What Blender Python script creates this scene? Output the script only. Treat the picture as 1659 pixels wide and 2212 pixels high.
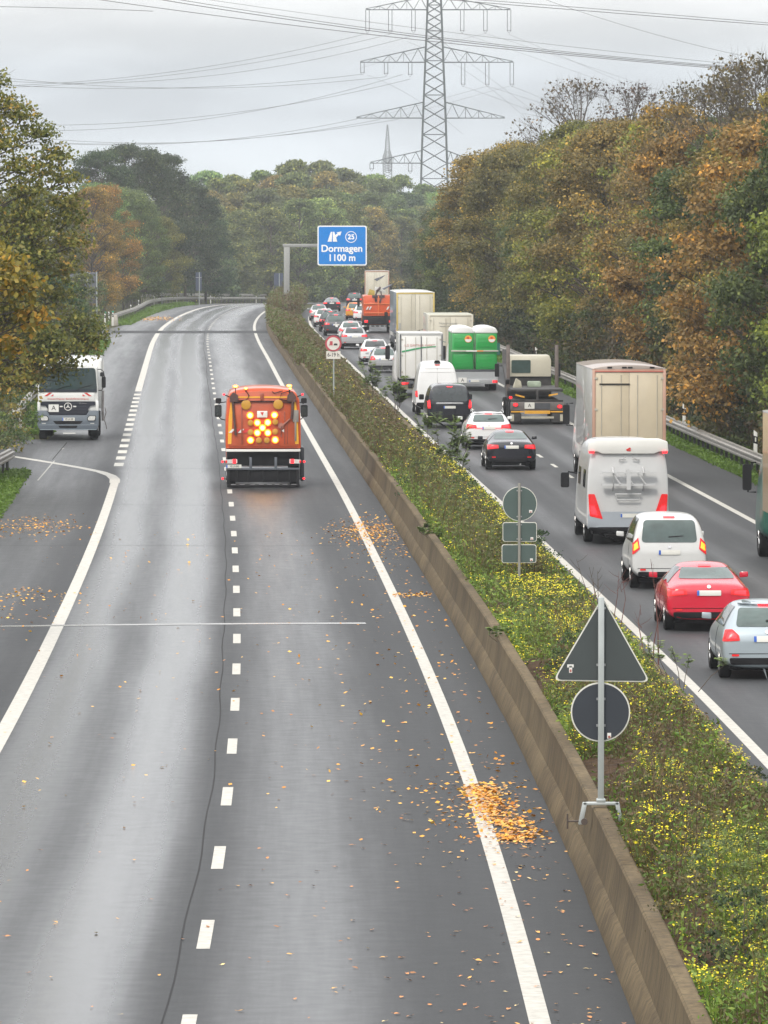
import bpy, bmesh, math, random
import numpy as np
from mathutils import Vector, Matrix
from mathutils.bvhtree import BVHTree
for _o in list(bpy.data.objects):
    bpy.data.objects.remove(_o, do_unlink=True)
R = math.radians
SC = bpy.context.scene
COL = SC.collection
# ---------------------------------------------------------------- camera
FPX, CX, CY, HOR, CAMH = 12700.0, 829.5, 1106.0, 545.0, 8.2
PITCH = math.atan((CY - HOR) / FPX)
cam_data = bpy.data.cameras.new('camera')
cam = bpy.data.objects.new('camera', cam_data)
COL.objects.link(cam)
cam.location = (0, 0, CAMH)
cam.rotation_euler = (R(90) - PITCH, 0, 0)
cam_data.sensor_fit = 'HORIZONTAL'
cam_data.sensor_width = 24.0
cam_data.lens = 24.0 * FPX / 1659.0
cam_data.clip_start = 1.0
cam_data.clip_end = 20000.0
SC.camera = cam
SC.render.resolution_x = 768
SC.render.resolution_y = 1024
# ---------------------------------------------------------------- sky, sun, exposure
SUN_EL, SUN_AZ = R(42), R(200)
w = bpy.data.worlds.new('World')
SC.world = w
w.use_nodes = True
nt = w.node_tree
for n in list(nt.nodes):
    nt.nodes.remove(n)
def wn(t, **k):
    n = nt.nodes.new(t)
    for a, b in k.items():
        setattr(n, a, b)
    return n
out = wn('ShaderNodeOutputWorld')
bg = wn('ShaderNodeBackground')
bg.inputs['Strength'].default_value = 0.10
sky = wn('ShaderNodeTexSky', sky_type='NISHITA', sun_disc=False)
sky.sun_elevation = SUN_EL
sky.sun_rotation = SUN_AZ
sky.air_density = 1.0
sky.dust_density = 3.0
tc = wn('ShaderNodeTexCoord')
sep = wn('ShaderNodeSeparateXYZ')
mp = wn('ShaderNodeMapping')
mp.inputs['Scale'].default_value = (9.0, 9.0, 42.0)
noi = wn('ShaderNodeTexNoise')
noi.inputs['Scale'].default_value = 2.2
noi.inputs['Detail'].default_value = 4.0
noi.inputs['Roughness'].default_value = 0.5
# cloud deck: grey with a brighter zenith, lighter patches
cr = wn('ShaderNodeValToRGB')
els = cr.color_ramp.elements
els[0].position = 0.0; els[0].color = (5.35, 5.7, 5.95, 1)
els[1].position = 1.0; els[1].color = (15.5, 15.4, 15.2, 1)
for p, c in ((0.012, (5.35, 5.75, 6.0)), (0.022, (4.75, 5.15, 5.5)), (0.030, (4.55, 4.95, 5.3)), (0.036, (5.2, 5.45, 5.6)), (0.043, (6.7, 6.75, 6.7)), (0.09, (7.2, 7.2, 7.2)), (0.3, (9.5, 9.6, 9.8))):
    e = els.new(p); e.color = (*c, 1)
nr = wn('ShaderNodeMapRange')
nr.inputs['From Min'].default_value = 0.35; nr.inputs['From Max'].default_value = 0.68
nr.inputs['To Min'].default_value = 0.82; nr.inputs['To Max'].default_value = 1.2
mul = wn('ShaderNodeVectorMath', operation='MULTIPLY')
mix = wn('ShaderNodeMixRGB'); mix.inputs['Fac'].default_value = 0.93
L = nt.links.new
L(tc.outputs['Generated'], sep.inputs[0]); L(tc.outputs['Generated'], mp.inputs[0])
L(mp.outputs[0], noi.inputs['Vector']); L(sep.outputs['Z'], cr.inputs['Fac'])
L(noi.outputs['Fac'], nr.inputs['Value']); L(cr.outputs['Color'], mul.inputs[0]); L(nr.outputs[0], mul.inputs[1])
L(sky.outputs['Color'], mix.inputs['Color1']); L(mul.outputs[0], mix.inputs['Color2'])
L(mix.outputs['Color'], bg.inputs['Color']); L(bg.outputs[0], out.inputs['Surface'])
sd = bpy.data.lights.new('sun', 'SUN')
sd.energy = 1.5; sd.angle = R(14); sd.color = (1.0, 0.93, 0.82)
sun = bpy.data.objects.new('sun', sd); COL.objects.link(sun)
_d = Vector((math.sin(SUN_AZ) * math.cos(SUN_EL), math.cos(SUN_AZ) * math.cos(SUN_EL), math.sin(SUN_EL)))
sun.rotation_euler = _d.to_track_quat('Z', 'Y').to_euler()
SC.view_settings.view_transform = 'Standard'
SC.view_settings.look = 'None'
SC.view_settings.exposure = 0.64
SC.view_settings.gamma = 1.0
# ---------------------------------------------------------------- helpers
def tag(o, label=None, cat=None, group=None, kind=None):
    if label: o['label'] = label
    if cat: o['category'] = cat
    if group: o['group'] = group
    if kind: o['kind'] = kind
    return o
def empty(name, loc=(0, 0, 0), rotz=0.0):
    o = bpy.data.objects.new(name, None); COL.objects.link(o)
    o.location = loc; o.rotation_euler = (0, 0, rotz); o.empty_display_size = 0.3
    return o
def ppoint(u, v, D):
    """point at forward distance D whose picture position is u, v"""
    a = (u - CX) / FPX; b = (CY - v) / FPX
    dx, dy, dz = a, math.cos(PITCH) + b * math.sin(PITCH), -math.sin(PITCH) + b * math.cos(PITCH)
    return Vector((dx / dy * D, D, CAMH + dz / dy * D))
class MB:
    def __init__(s):
        s.v = []; s.f = []
    def add(s, vs, fs):
        k = len(s.v); s.v += [tuple(x) for x in vs]; s.f += [tuple(i + k for i in f) for f in fs]; return s
    def box(s, x0, x1, y0, y1, z0, z1):
        return s.add([(x0,y0,z0),(x1,y0,z0),(x1,y1,z0),(x0,y1,z0),(x0,y0,z1),(x1,y0,z1),(x1,y1,z1),(x0,y1,z1)],
                     [(0,3,2,1),(4,5,6,7),(0,1,5,4),(1,2,6,5),(2,3,7,6),(3,0,4,7)])
    def tube(s, pts, r, n=8, r1=None, caps=True):
        pts = [Vector(p) for p in pts]; m = len(pts); vs = []; fs = []
        for i, p in enumerate(pts):
            t = (pts[min(i+1, m-1)] - pts[max(i-1, 0)]).normalized()
            a = t.orthogonal() if abs(t.z) > .9 else t.cross(Vector((0,0,1)))
            a.normalize(); b = t.cross(a)
            rr = r if r1 is None else r + (r1 - r) * i / (m - 1)
            for k in range(n):
                g = 2 * math.pi * (k + .5) / n
                vs.append(p + a * math.cos(g) * rr + b * math.sin(g) * rr)
        for i in range(m - 1):
            for k in range(n):
                k2 = (k + 1) % n
                fs.append((i*n+k, i*n+k2, (i+1)*n+k2, (i+1)*n+k))
        if caps:
            fs.append(tuple(range(n))[::-1]); fs.append(tuple((m-1)*n+k for k in range(n)))
        return s.add(vs, fs)
    def prism(s, poly, y0, y1):
        """polygon in x,z pushed along y"""
        n = len(poly)
        vs = [(x, y0, z) for x, z in poly] + [(x, y1, z) for x, z in poly]
        return s.add(vs, [tuple(range(n)), tuple(range(2*n-1, n-1, -1))] + [(i, i+n, (i+1) % n + n, (i+1) % n) for i in range(n)])
    def prismx(s, poly, x0, x1):
        """polygon in y,z pushed along x"""
        n = len(poly)
        vs = [(x0, y, z) for y, z in poly] + [(x1, y, z) for y, z in poly]
        return s.add(vs, [tuple(range(n)), tuple(range(2*n-1, n-1, -1))] + [(i, i+n, (i+1) % n + n, (i+1) % n) for i in range(n)])
    def disc(s, cx, y0, y1, cz, r, n=24, rz=None):
        rz = rz or r
        return s.prism([(cx + r*math.cos(2*math.pi*k/n), cz + rz*math.sin(2*math.pi*k/n)) for k in range(n)], y0, y1)
    def ring(s, cx, y0, y1, cz, r, r2, n=32):
        vs = []
        for y in (y0, y1):
            for q in (r, r2):
                vs += [(cx + q*math.cos(2*math.pi*k/n), y, cz + q*math.sin(2*math.pi*k/n)) for k in range(n)]
        fs = []
        for k in range(n):
            j = (k+1) % n
            fs += [(k, j, n+j, n+k), (2*n+k, 3*n+k, 3*n+j, 2*n+j), (k, 2*n+k, 2*n+j, j), (n+k, n+j, 3*n+j, 3*n+k)]
        return s.add(vs, fs)
    def build(s, name, m, parent=None, bevel=0.0, smooth=True, seg=2):
        me = bpy.data.meshes.new(name)
        me.from_pydata(s.v, [], s.f)
        bm = bmesh.new(); bm.from_mesh(me); bmesh.ops.recalc_face_normals(bm, faces=bm.faces)
        if bevel > 0:
            es = [e for e in bm.edges if len(e.link_faces) == 2 and e.calc_face_angle(0) > R(25)]
            bmesh.ops.bevel(bm, geom=es, offset=bevel, segments=seg, profile=.5, affect='EDGES', clamp_overlap=True)
        bm.to_mesh(me); bm.free()
        return finish(name, me, m, parent, smooth)
def finish(name, me, m, parent=None, smooth=True, ang=35):
    if smooth:
        me.shade_smooth(); me.set_sharp_from_angle(angle=R(ang))
    if m: me.materials.append(m)
    o = bpy.data.objects.new(name, me); COL.objects.link(o)
    if parent: o.parent = parent
    return o
def rrect(x0, x1, z0, z1, r, n=5):
    pts = []
    for cx, cz, a0 in ((x1-r, z1-r, 0), (x0+r, z1-r, 90), (x0+r, z0+r, 180), (x1-r, z0+r, 270)):
        for k in range(n + 1):
            a = R(a0 + 90 * k / n); pts.append((cx + r*math.cos(a), cz + r*math.sin(a)))
    return pts
def rpoly(pts, r, n=4):
    """round the corners of a polygon"""
    o = []; m = len(pts)
    for i in range(m):
        p = Vector(pts[i]); a = Vector(pts[i-1]); b = Vector(pts[(i+1) % m])
        ra = min(r, (a-p).length*.45); rb = min(r, (b-p).length*.45)
        p0 = p + (a-p).normalized()*ra; p1 = p + (b-p).normalized()*rb
        for k in range(n+1):
            t = k/n; q = p0*(1-t)**2 + p*2*t*(1-t) + p1*t*t; o.append((q.x, q.y))
    return o
# ---------------------------------------------------------------- materials
MATS = {}
def mat(name, col, rough=0.5, metal=0.0, var=0.10, scale=4.0, bump=0.0, bscale=30.0, emis=None, estr=0.0, coat=0.0, spec=0.5):
    if name in MATS: return MATS[name]
    m = bpy.data.materials.new(name); m.use_nodes = True; t = m.node_tree
    b = t.nodes['Principled BSDF']
    b.inputs['Roughness'].default_value = rough; b.inputs['Metallic'].default_value = metal
    b.inputs['Coat Weight'].default_value = coat; b.inputs['Specular IOR Level'].default_value = spec
    tx = t.nodes.new('ShaderNodeTexCoord'); no = t.nodes.new('ShaderNodeTexNoise')
    no.inputs['Scale'].default_value = scale; no.inputs['Detail'].default_value = 5
    t.links.new(tx.outputs['Object'], no.inputs['Vector'])
    mr = t.nodes.new('ShaderNodeMapRange')
    mr.inputs['From Min'].default_value = .25; mr.inputs['From Max'].default_value = .75
    mr.inputs['To Min'].default_value = 1 - var; mr.inputs['To Max'].default_value = 1 + var
    vm = t.nodes.new('ShaderNodeVectorMath'); vm.operation = 'SCALE'; vm.inputs[0].default_value = col[:3]
    t.links.new(no.outputs['Fac'], mr.inputs['Value']); t.links.new(mr.outputs[0], vm.inputs['Scale'])
    t.links.new(vm.outputs[0], b.inputs['Base Color'])
    if emis:
        b.inputs['Emission Color'].default_value = (*emis, 1); b.inputs['Emission Strength'].default_value = estr
    if bump > 0:
        n2 = t.nodes.new('ShaderNodeTexNoise'); n2.inputs['Scale'].default_value = bscale; n2.inputs['Detail'].default_value = 6
        t.links.new(tx.outputs['Object'], n2.inputs['Vector'])
        bu = t.nodes.new('ShaderNodeBump'); bu.inputs['Strength'].default_value = bump; bu.inputs['Distance'].default_value = .02
        t.links.new(n2.outputs['Fac'], bu.inputs['Height']); t.links.new(bu.outputs[0], b.inputs['Normal'])
    MATS[name] = m
    return m
def srgb(r, g, b):
    f = lambda c: (c/255)/12.92 if c/255 <= .04045 else (((c/255)+.055)/1.055)**2.4
    return (f(r), f(g), f(b))
# ---------------------------------------------------------------- the road's course
REF = [(-60,1.4),(0,1.72),(40,1.76),(62.5,1.68),(91,1.36),(116,.84),(143.6,.14),(181,-.92),(242,-2.92),(313,-5.32),(367,-7.1),(438,-9.4),(508,-11.2),(574,-12.15),(656,-12.2),(750,-10.3),(850,-5),(950,4),(1050,18),(1200,45),(1400,95)]
PRO = [(-60,0),(0,0),(120,0),(160,.05),(196,.2),(250,.5),(295,.83),(340,1.13),(367,1.33),(445,1.72),(540,1.92),(600,2.05),(660,2.08),(720,1.85),(800,1.25),(900,.5),(1000,0),(1400,0),(9000,0)]
def _spl(tab):
    xs = np.array([p[0] for p in tab], float); ys = np.array([p[1] for p in tab], float)
    h = np.diff(xs); d = np.diff(ys) / h
    m = np.zeros(len(xs)); m[1:-1] = (d[:-1]*h[1:] + d[1:]*h[:-1]) / (h[1:]+h[:-1]); m[0] = d[0]; m[-1] = d[-1]
    def f(x):
        x = min(max(x, xs[0]), xs[-1]); i = min(int(np.searchsorted(xs, x, 'right')) - 1, len(h) - 1)
        t = (x - xs[i]) / h[i]
        return float(ys[i]*(1+2*t)*(1-t)**2 + m[i]*h[i]*t*(1-t)**2 + ys[i+1]*t*t*(3-2*t) + m[i+1]*h[i]*t*t*(t-1))
    return f
ref = _spl(REF); prof = _spl(PRO)
def smoothref(D):
    return (ref(D-14) + 2*ref(D) + ref(D+14)) / 4
def heading(D):
    return math.atan((smoothref(D+2) - smoothref(D-2)) / 4)
def road(D, off, z=0.0):
    return Vector((smoothref(D) + off, D, prof(D) + z))
def drange(a, b):
    """stations along the road, finer near the camera"""
    o = [a]
    while o[-1] < b - 1e-6:
        o.append(min(b, o[-1] + max(2.0, min(8.0, o[-1] * .02))))
    return o
def ribbon(name, sect, D0, D1, m, parent=None, closed=False, jit=None, smooth=False, stations=None):
    """cross-section of (offset, z) swept along the road; sect may be a function of D"""
    Ds = stations or drange(D0, D1); vs = []; fs = []; uv = []
    for D in Ds:
        se = sect(D) if callable(sect) else sect
        for (o, z) in se:
            p = road(D, o, z)
            if jit: p = p + jit(D, o)
            vs.append(p); uv.append((o, D))
    n = len(se); cnt = n if closed else n - 1
    for i in range(len(Ds) - 1):
        for k in range(cnt):
            k2 = (k + 1) % n
            fs.append((i*n+k, i*n+k2, (i+1)*n+k2, (i+1)*n+k))
    if closed:
        fs.append(tuple(range(n))[::-1]); fs.append(tuple((len(Ds)-1)*n + k for k in range(n)))
    me = bpy.data.meshes.new(name); me.from_pydata(vs, [], fs)
    ul = me.uv_layers.new(name='UVMap')
    li = np.zeros(len(me.loops), dtype=np.int32); me.loops.foreach_get('vertex_index', li)
    ul.data.foreach_set('uv', np.array(uv, dtype=np.float32)[li].ravel())
    bm = bmesh.new(); bm.from_mesh(me); bmesh.ops.recalc_face_normals(bm, faces=bm.faces)
    if not closed and sum(f.normal.z for f in bm.faces) < 0:
        bmesh.ops.reverse_faces(bm, faces=bm.faces)
    bm.to_mesh(me); bm.free()
    return finish(name, me, m, parent, smooth)
# ---------------------------------------------------------------- ground, asphalt, markings
def nodes(m):
    t = m.node_tree
    def N(ty, **k):
        n = t.nodes.new(ty)
        for a, b in k.items(): setattr(n, a, b)
        return n
    return t, N, t.links.new
def asphalt(name, tracks, base=(.040,.042,.045), dry=0.72, wet=0.15, patch=0.5, fwet=.30):
    m = bpy.data.materials.new(name); m.use_nodes = True; t, N, L = nodes(m)
    b = t.nodes['Principled BSDF']
    uv = N('ShaderNodeUVMap'); uv.uv_map = 'UVMap'
    sx = N('ShaderNodeSeparateXYZ'); L(uv.outputs[0], sx.inputs[0])
    # slow wander of the wheel tracks
    mpw = N('ShaderNodeMapping'); mpw.inputs['Scale'].default_value = (0.0, 0.035, 1); L(uv.outputs[0], mpw.inputs[0])
    nw = N('ShaderNodeTexNoise'); nw.inputs['Scale'].default_value = 1; nw.inputs['Detail'].default_value = 2; L(mpw.outputs[0], nw.inputs['Vector'])
    wa = N('ShaderNodeMath', operation='MULTIPLY_ADD'); L(nw.outputs['Fac'], wa.inputs[0]); wa.inputs[1].default_value = 0.5; wa.inputs[2].default_value = -0.25
    xo = N('ShaderNodeMath', operation='ADD'); L(sx.outputs['X'], xo.inputs[0]); L(wa.outputs[0], xo.inputs[1])
    acc = None
    for (c, wd, amp) in tracks:
        s = N('ShaderNodeMath', operation='SUBTRACT'); L(xo.outputs[0], s.inputs[0]); s.inputs[1].default_value = c
        a = N('ShaderNodeMath', operation='ABSOLUTE'); L(s.outputs[0], a.inputs[0])
        r = N('ShaderNodeMapRange', interpolation_type='SMOOTHERSTEP'); L(a.outputs[0], r.inputs['Value'])
        r.inputs['From Min'].default_value = 0; r.inputs['From Max'].default_value = wd
        r.inputs['To Min'].default_value = amp; r.inputs['To Max'].default_value = 0
        if acc is None: acc = r.outputs[0]
        else:
            q = N('ShaderNodeMath', operation='ADD'); L(acc, q.inputs[0]); L(r.outputs[0], q.inputs[1]); acc = q.outputs[0]
    # patchy drying
    mp2 = N('ShaderNodeMapping'); mp2.inputs['Scale'].default_value = (0.6, 0.016, 1); L(uv.outputs[0], mp2.inputs[0])
    n2 = N('ShaderNodeTexNoise'); n2.inputs['Scale'].default_value = 1.6; n2.inputs['Detail'].default_value = 7; n2.inputs['Roughness'].default_value = .62; L(mp2.outputs[0], n2.inputs['Vector'])
    p2 = N('ShaderNodeMapRange'); L(n2.outputs['Fac'], p2.inputs['Value']); p2.inputs['From Min'].default_value = .3; p2.inputs['From Max'].default_value = .7
    p2.inputs['To Min'].default_value = -patch; p2.inputs['To Max'].default_value = patch
    mp3 = N('ShaderNodeMapping'); mp3.inputs['Scale'].default_value = (0.9, 1.1, 1); L(uv.outputs[0], mp3.inputs[0])
    n3 = N('ShaderNodeTexNoise'); n3.inputs['Scale'].default_value = 3; n3.inputs['Detail'].default_value = 6; L(mp3.outputs[0], n3.inputs['Vector'])
    p3 = N('ShaderNodeMath', operation='MULTIPLY_ADD'); L(n3.outputs['Fac'], p3.inputs[0]); p3.inputs[1].default_value = .26; p3.inputs[2].default_value = -.13
    s1 = N('ShaderNodeMath', operation='ADD'); L(acc, s1.inputs[0]); L(p2.outputs[0], s1.inputs[1])
    far = N('ShaderNodeMapRange', interpolation_type='SMOOTHSTEP'); L(sx.outputs['Y'], far.inputs['Value']); far.inputs['From Min'].default_value = 130; far.inputs['From Max'].default_value = 330; far.inputs['To Min'].default_value = 0; far.inputs['To Max'].default_value = fwet
    s15 = N('ShaderNodeMath', operation='ADD'); L(s1.outputs[0], s15.inputs[0]); L(far.outputs[0], s15.inputs[1])
    s2 = N('ShaderNodeMath', operation='ADD'); L(s15.outputs[0], s2.inputs[0]); L(p3.outputs[0], s2.inputs[1])
    rr = N('ShaderNodeMapRange'); L(s2.outputs[0], rr.inputs['Value']); rr.interpolation_type = 'SMOOTHSTEP'; rr.inputs['From Min'].default_value = -.15; rr.inputs['From Max'].default_value = 1.35; rr.inputs['To Min'].default_value = dry; rr.inputs['To Max'].default_value = wet
    L(rr.outputs[0], b.inputs['Roughness'])
    sp = N('ShaderNodeMapRange'); L(s2.outputs[0], sp.inputs['Value']); sp.interpolation_type = 'SMOOTHSTEP'; sp.inputs['From Min'].default_value = -.15; sp.inputs['From Max'].default_value = 1.35; sp.inputs['To Min'].default_value = .20; sp.inputs['To Max'].default_value = .75
    L(sp.outputs[0], b.inputs['Specular IOR Level'])
    # stone grain and colour
    n4 = N('ShaderNodeTexNoise'); n4.inputs['Scale'].default_value = 22; n4.inputs['Detail'].default_value = 8; n4.inputs['Roughness'].default_value = .8; L(uv.outputs[0], n4.inputs['Vector'])
    c4 = N('ShaderNodeMapRange'); L(n4.outputs['Fac'], c4.inputs['Value']); c4.inputs['From Min'].default_value = .3; c4.inputs['From Max'].default_value = .7
    c4.inputs['To Min'].default_value = .72; c4.inputs['To Max'].default_value = 1.28
    vm = N('ShaderNodeVectorMath', operation='SCALE'); vm.inputs[0].default_value = base; L(c4.outputs[0], vm.inputs['Scale'])
    L(vm.outputs[0], b.inputs['Base Color'])
    bu = N('ShaderNodeBump'); bu.inputs['Strength'].default_value = .10; bu.inputs['Distance'].default_value = .006; L(n4.outputs['Fac'], bu.inputs['Height']); L(bu.outputs[0], b.inputs['Normal'])
    return m
A_LEFT = asphalt('wet_asphalt_left', [(-7.05,1.1,.62),(-4.95,1.15,.80),(-6.0,2.4,.55),(-2.6,2.0,.66),(-10,2.4,.46)], patch=.16)
A_RIGHT = asphalt('damp_asphalt_right', [(5.8,.7,.35),(7.5,.7,.3),(9.3,.7,.4),(11,.6,.4)], patch=.2, dry=.66, wet=.30, fwet=.1)
def left_edge(D):
    e = -10.9
    if 213 < D < 243: e = -10.9 - 8.0 * (math.sin(math.pi * (D - 213) / 30) ** .4)
    if 425 < D < 520: e = -10.9 - 1.5 * math.sin(math.pi * (D - 425) / 95)
    return e + .06 * math.sin(D * 1.7) + .05 * math.sin(D * .61)
tag(ribbon('road', lambda D: [(left_edge(D),0),(-9,0),(-6,0),(-3,0),(0,0),(1.1,0)], -40, 1400, A_LEFT, stations=sorted(set(drange(-40,1400)+[212+i*1.5 for i in range(22)]))), kind='structure')
tag(ribbon('road', [(4.0,0),(6,0),(9,0),(12,0),(14.4,0)], -40, 1400, A_RIGHT), kind='structure')
# ground
def ground_mat():
    m = bpy.data.materials.new('earth_and_grass'); m.use_nodes = True; t, N, L = nodes(m); b = t.nodes['Principled BSDF']
    tx = N('ShaderNodeTexCoord'); n = N('ShaderNodeTexNoise'); n.inputs['Scale'].default_value = .5; n.inputs['Detail'].default_value = 8
    L(tx.outputs['Object'], n.inputs['Vector']); c = N('ShaderNodeValToRGB'); L(n.outputs['Fac'], c.inputs[0])
    c.color_ramp.elements[0].position = .35; c.color_ramp.elements[0].color = (.035,.045,.012,1)
    c.color_ramp.elements[1].position = .7; c.color_ramp.elements[1].color = (.075,.065,.03,1)
    L(c.outputs[0], b.inputs['Base Color']); b.inputs['Roughness'].default_value = .95; b.inputs['Specular IOR Level'].default_value = .1
    return m
GM = ground_mat()
xs = [-6000,-2500,-900,-300,-120,-60,-40,-30,-24,-20,-17,-14,-12,-8,-4,0,2.6,4,8,12,14.4,15.5,17,20,24,30,40,60,120,300,900,2500,6000]
ys = [-800,-300,-100] + list(range(-40, 1400, 12)) + [1400,1700,2200,3000,4500,7000,9000,15000]
gv = []; gf = []
for y in ys:
    for x in xs:
        X = x + (smoothref(min(max(y,-60),1400)) if abs(x) < 200 else 0)
        z = prof(min(max(y,-60),9000)) - .07
        if x < -19 : z += min(1.2, (-19-x)*.08)
        if x > 17: z += min(1.5, (x-17)*.1)
        gv.append((X, y, z))
nx = len(xs)
for j in range(len(ys)-1):
    for i in range(nx-1):
        gf.append((j*nx+i, j*nx+i+1, (j+1)*nx+i+1, (j+1)*nx+i))
me = bpy.data.meshes.new('ground'); me.from_pydata(gv, [], gf)
tag(finish('ground', me, GM, smooth=False), kind='structure')
# painted lines
PAINT = mat('road_paint', (.44,.425,.385), rough=.65, var=.22, scale=7, bump=.1)
DARK = mat('joint_sealant', (.022,.022,.023), rough=.8, spec=.2)
class Marks:
    def __init__(s): s.v = []; s.f = []
    def band(s, o0, o1, D0, D1, z=.004, wob=0.0):
        Ds = [D0] + [d for d in drange(D0, D1)[1:-1]] + [D1]; k = len(s.v)
        for D in Ds:
            a = o0(D) if callable(o0) else o0; b = o1(D) if callable(o1) else o1
            q = wob * math.sin(D*.9) if wob else 0
            s.v += [road(D, a+q, z), road(D, b+q, z)]
        for i in range(len(Ds)-1):
            s.f.append((k+2*i, k+2*i+1, k+2*i+3, k+2*i+2))
    def path(s, pts, wd, z=.004):
        k = len(s.v); P = [road(D, o, z) for D, o in pts]
        for i, p in enumerate(P):
            t = (P[min(i+1,len(P)-1)] - P[max(i-1,0)]); t.z = 0; t.normalize(); n = Vector((t.y, -t.x, 0))
            s.v += [p - n*wd/2, p + n*wd/2]
        for i in range(len(P)-1):
            s.f.append((k+2*i, k+2*i+1, k+2*i+3, k+2*i+2))
    def make(s, name, m):
        me = bpy.data.meshes.new(name); me.from_pydata(s.v, [], s.f)
        bm = bmesh.new(); bm.from_mesh(me); bmesh.ops.recalc_face_normals(bm, faces=bm.faces)
        for f in bm.faces:
            if f.normal.z < 0: f.normal_flip()
        bm.to_mesh(me); bm.free()
        return tag(finish(name, me, m, smooth=False), kind='structure')
mk = Marks()
mk.band(-.115, .115, 30, 1200)                                    # left carriageway, median side
for n in range(-4, 80):                                         # short lane dashes
    D = 70.6 + 9*n; mk.band(-3.83, -3.67, D-1.5, D+1.5)
for n in range(0, 15):                                          # block marking at the joining lane
    D = 217 + 6*n*1.0; mk.band(-7.9, -7.55, D, D+3)
mk.band(-7.9, -7.55, 308, 1200)
mk.band(-7.83, -7.55, 30, 205)
mk.path([(203,-7.69),(206,-7.72),(209,-7.9),(212,-8.3),(215,-8.95),(218,-9.7),(221,-10.5),(226,-11.9),(232,-13.6),(238,-15.4)], .36, .0045)
mk.path([(205,-10.4),(222,-10.2)], .05)
mk.path([(233,-10.15),(234,-10.1)], .05)
mk.make('road_marking', PAINT)
mk = Marks()
mk.band(4.9-.10, 4.9+.10, 30, 1200)
for n in range(-8, 80):
    D = 73.5 + 9*n; mk.band(8.33, 8.47, D-1.5, D+1.5)
mk.band(11.81, 12.02, 30, 1200)
mk.make('road_marking', PAINT)
mk = Marks()
mk.band(lambda D: -4.03+.02*math.sin(D*.09)+.02*math.sin(D*.5), lambda D: -4.008+.02*math.sin(D*.09)+.02*math.sin(D*.5), 30, 500, .003)
mk.path([(223,-10.3),(240,-10.1)], .04, .003)
for D in (163, 187, 215, 247, 290):
    mk.path([(D,-10.5),(D+.3,-7),(D-.1,-4),(D+.2,.9)], .05, .003)
mk.make('road_joint', DARK)
WATER_GLINT = mat('water_joint_painted_glint', (.24,.24,.23), rough=.22, var=.15)  # water in the joint; its sky glint is painted as a pale base colour
mk = Marks()
mk.path([(128.3,-10.8),(128.6,-9),(128.9,-7.6),(129.2,-6),(129.45,-4.2),(129.6,-2.5),(129.7,-.9)], .5, .0055)
mk.make('wet_joint_painted_glint', WATER_GLINT)
mk = Marks()
mk.band(-11.5, 1.0, 466, 479, .007)
mk.make('bridge_joint_strip', asphalt('dry_strip', [(-5,1,.1)], dry=.8, wet=.7, patch=.1))
# ---------------------------------------------------------------- concrete barriers, median soil
def concrete():
    m = bpy.data.materials.new('weathered_concrete'); m.use_nodes = True; t, N, L = nodes(m); b = t.nodes['Principled BSDF']
    tx = N('ShaderNodeTexCoord')
    m1 = N('ShaderNodeMapping'); m1.inputs['Scale'].default_value = (1.2,.35,.5); m1.inputs['Rotation'].default_value = (0,0,0); L(tx.outputs['Object'], m1.inputs[0])
    n1 = N('ShaderNodeTexNoise'); n1.inputs['Scale'].default_value = 1.1; n1.inputs['Detail'].default_value = 7; L(m1.outputs[0], n1.inputs['Vector'])
    m2 = N('ShaderNodeMapping'); m2.inputs['Scale'].default_value = (6,4.2,.55); m2.inputs['Rotation'].default_value = (.25,0,0); L(tx.outputs['Object'], m2.inputs[0])
    n2 = N('ShaderNodeTexNoise'); n2.inputs['Scale'].default_value = 1.6; n2.inputs['Detail'].default_value = 6; n2.inputs['Roughness'].default_value = .65; L(m2.outputs[0], n2.inputs['Vector'])
    c1 = N('ShaderNodeValToRGB'); L(n1.outputs['Fac'], c1.inputs[0])
    c1.color_ramp.elements[0].position = .3; c1.color_ramp.elements[0].color = (.075,.052,.026,1)
    c1.color_ramp.elements[1].position = .72; c1.color_ramp.elements[1].color = (.165,.122,.066,1)
    c2 = N('ShaderNodeMapRange'); L(n2.outputs['Fac'], c2.inputs['Value']); c2.inputs['From Min'].default_value = .3; c2.inputs['From Max'].default_value = .72
    c2.inputs['To Min'].default_value = .48; c2.inputs['To Max'].default_value = 1.25
    # cast segment joints every 5 m
    sx = N('ShaderNodeSeparateXYZ'); L(tx.outputs['Object'], sx.inputs[0])
    fr = N('ShaderNodeMath', operation='PINGPONG'); L(sx.outputs['Y'], fr.inputs[0]); fr.inputs[1].default_value = 2.5
    js = N('ShaderNodeMapRange'); L(fr.outputs[0], js.inputs['Value']); js.inputs['From Min'].default_value = .0; js.inputs['From Max'].default_value = .05; js.inputs['To Min'].default_value = .38; js.inputs['To Max'].default_value = 1
    mm = N('ShaderNodeMath', operation='MULTIPLY'); L(c2.outputs[0], mm.inputs[0]); L(js.outputs[0], mm.inputs[1])
    vm = N('ShaderNodeVectorMath', operation='SCALE'); L(c1.outputs[0], vm.inputs[0]); L(mm.outputs[0], vm.inputs['Scale'])
    L(vm.outputs[0], b.inputs['Base Color']); b.inputs['Roughness'].default_value = .85; b.inputs['Specular IOR Level'].default_value = .25
    n3 = N('ShaderNodeTexNoise'); n3.inputs['Scale'].default_value = 14; n3.inputs['Detail'].default_value = 8; L(tx.outputs['Object'], n3.inputs['Vector'])
    bu = N('ShaderNodeBump'); bu.inputs['Strength'].default_value = .35; bu.inputs['Distance'].default_value = .02; L(n3.outputs['Fac'], bu.inputs['Height']); L(bu.outputs[0], b.inputs['Normal'])
    return m
CONC = concrete()
def jw(D, o):
    s = math.floor(D/5.0); rs = random.Random(s)
    return Vector(((rs.random()-.5)*.012, 0, (rs.random()-.5)*.012))
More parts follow.
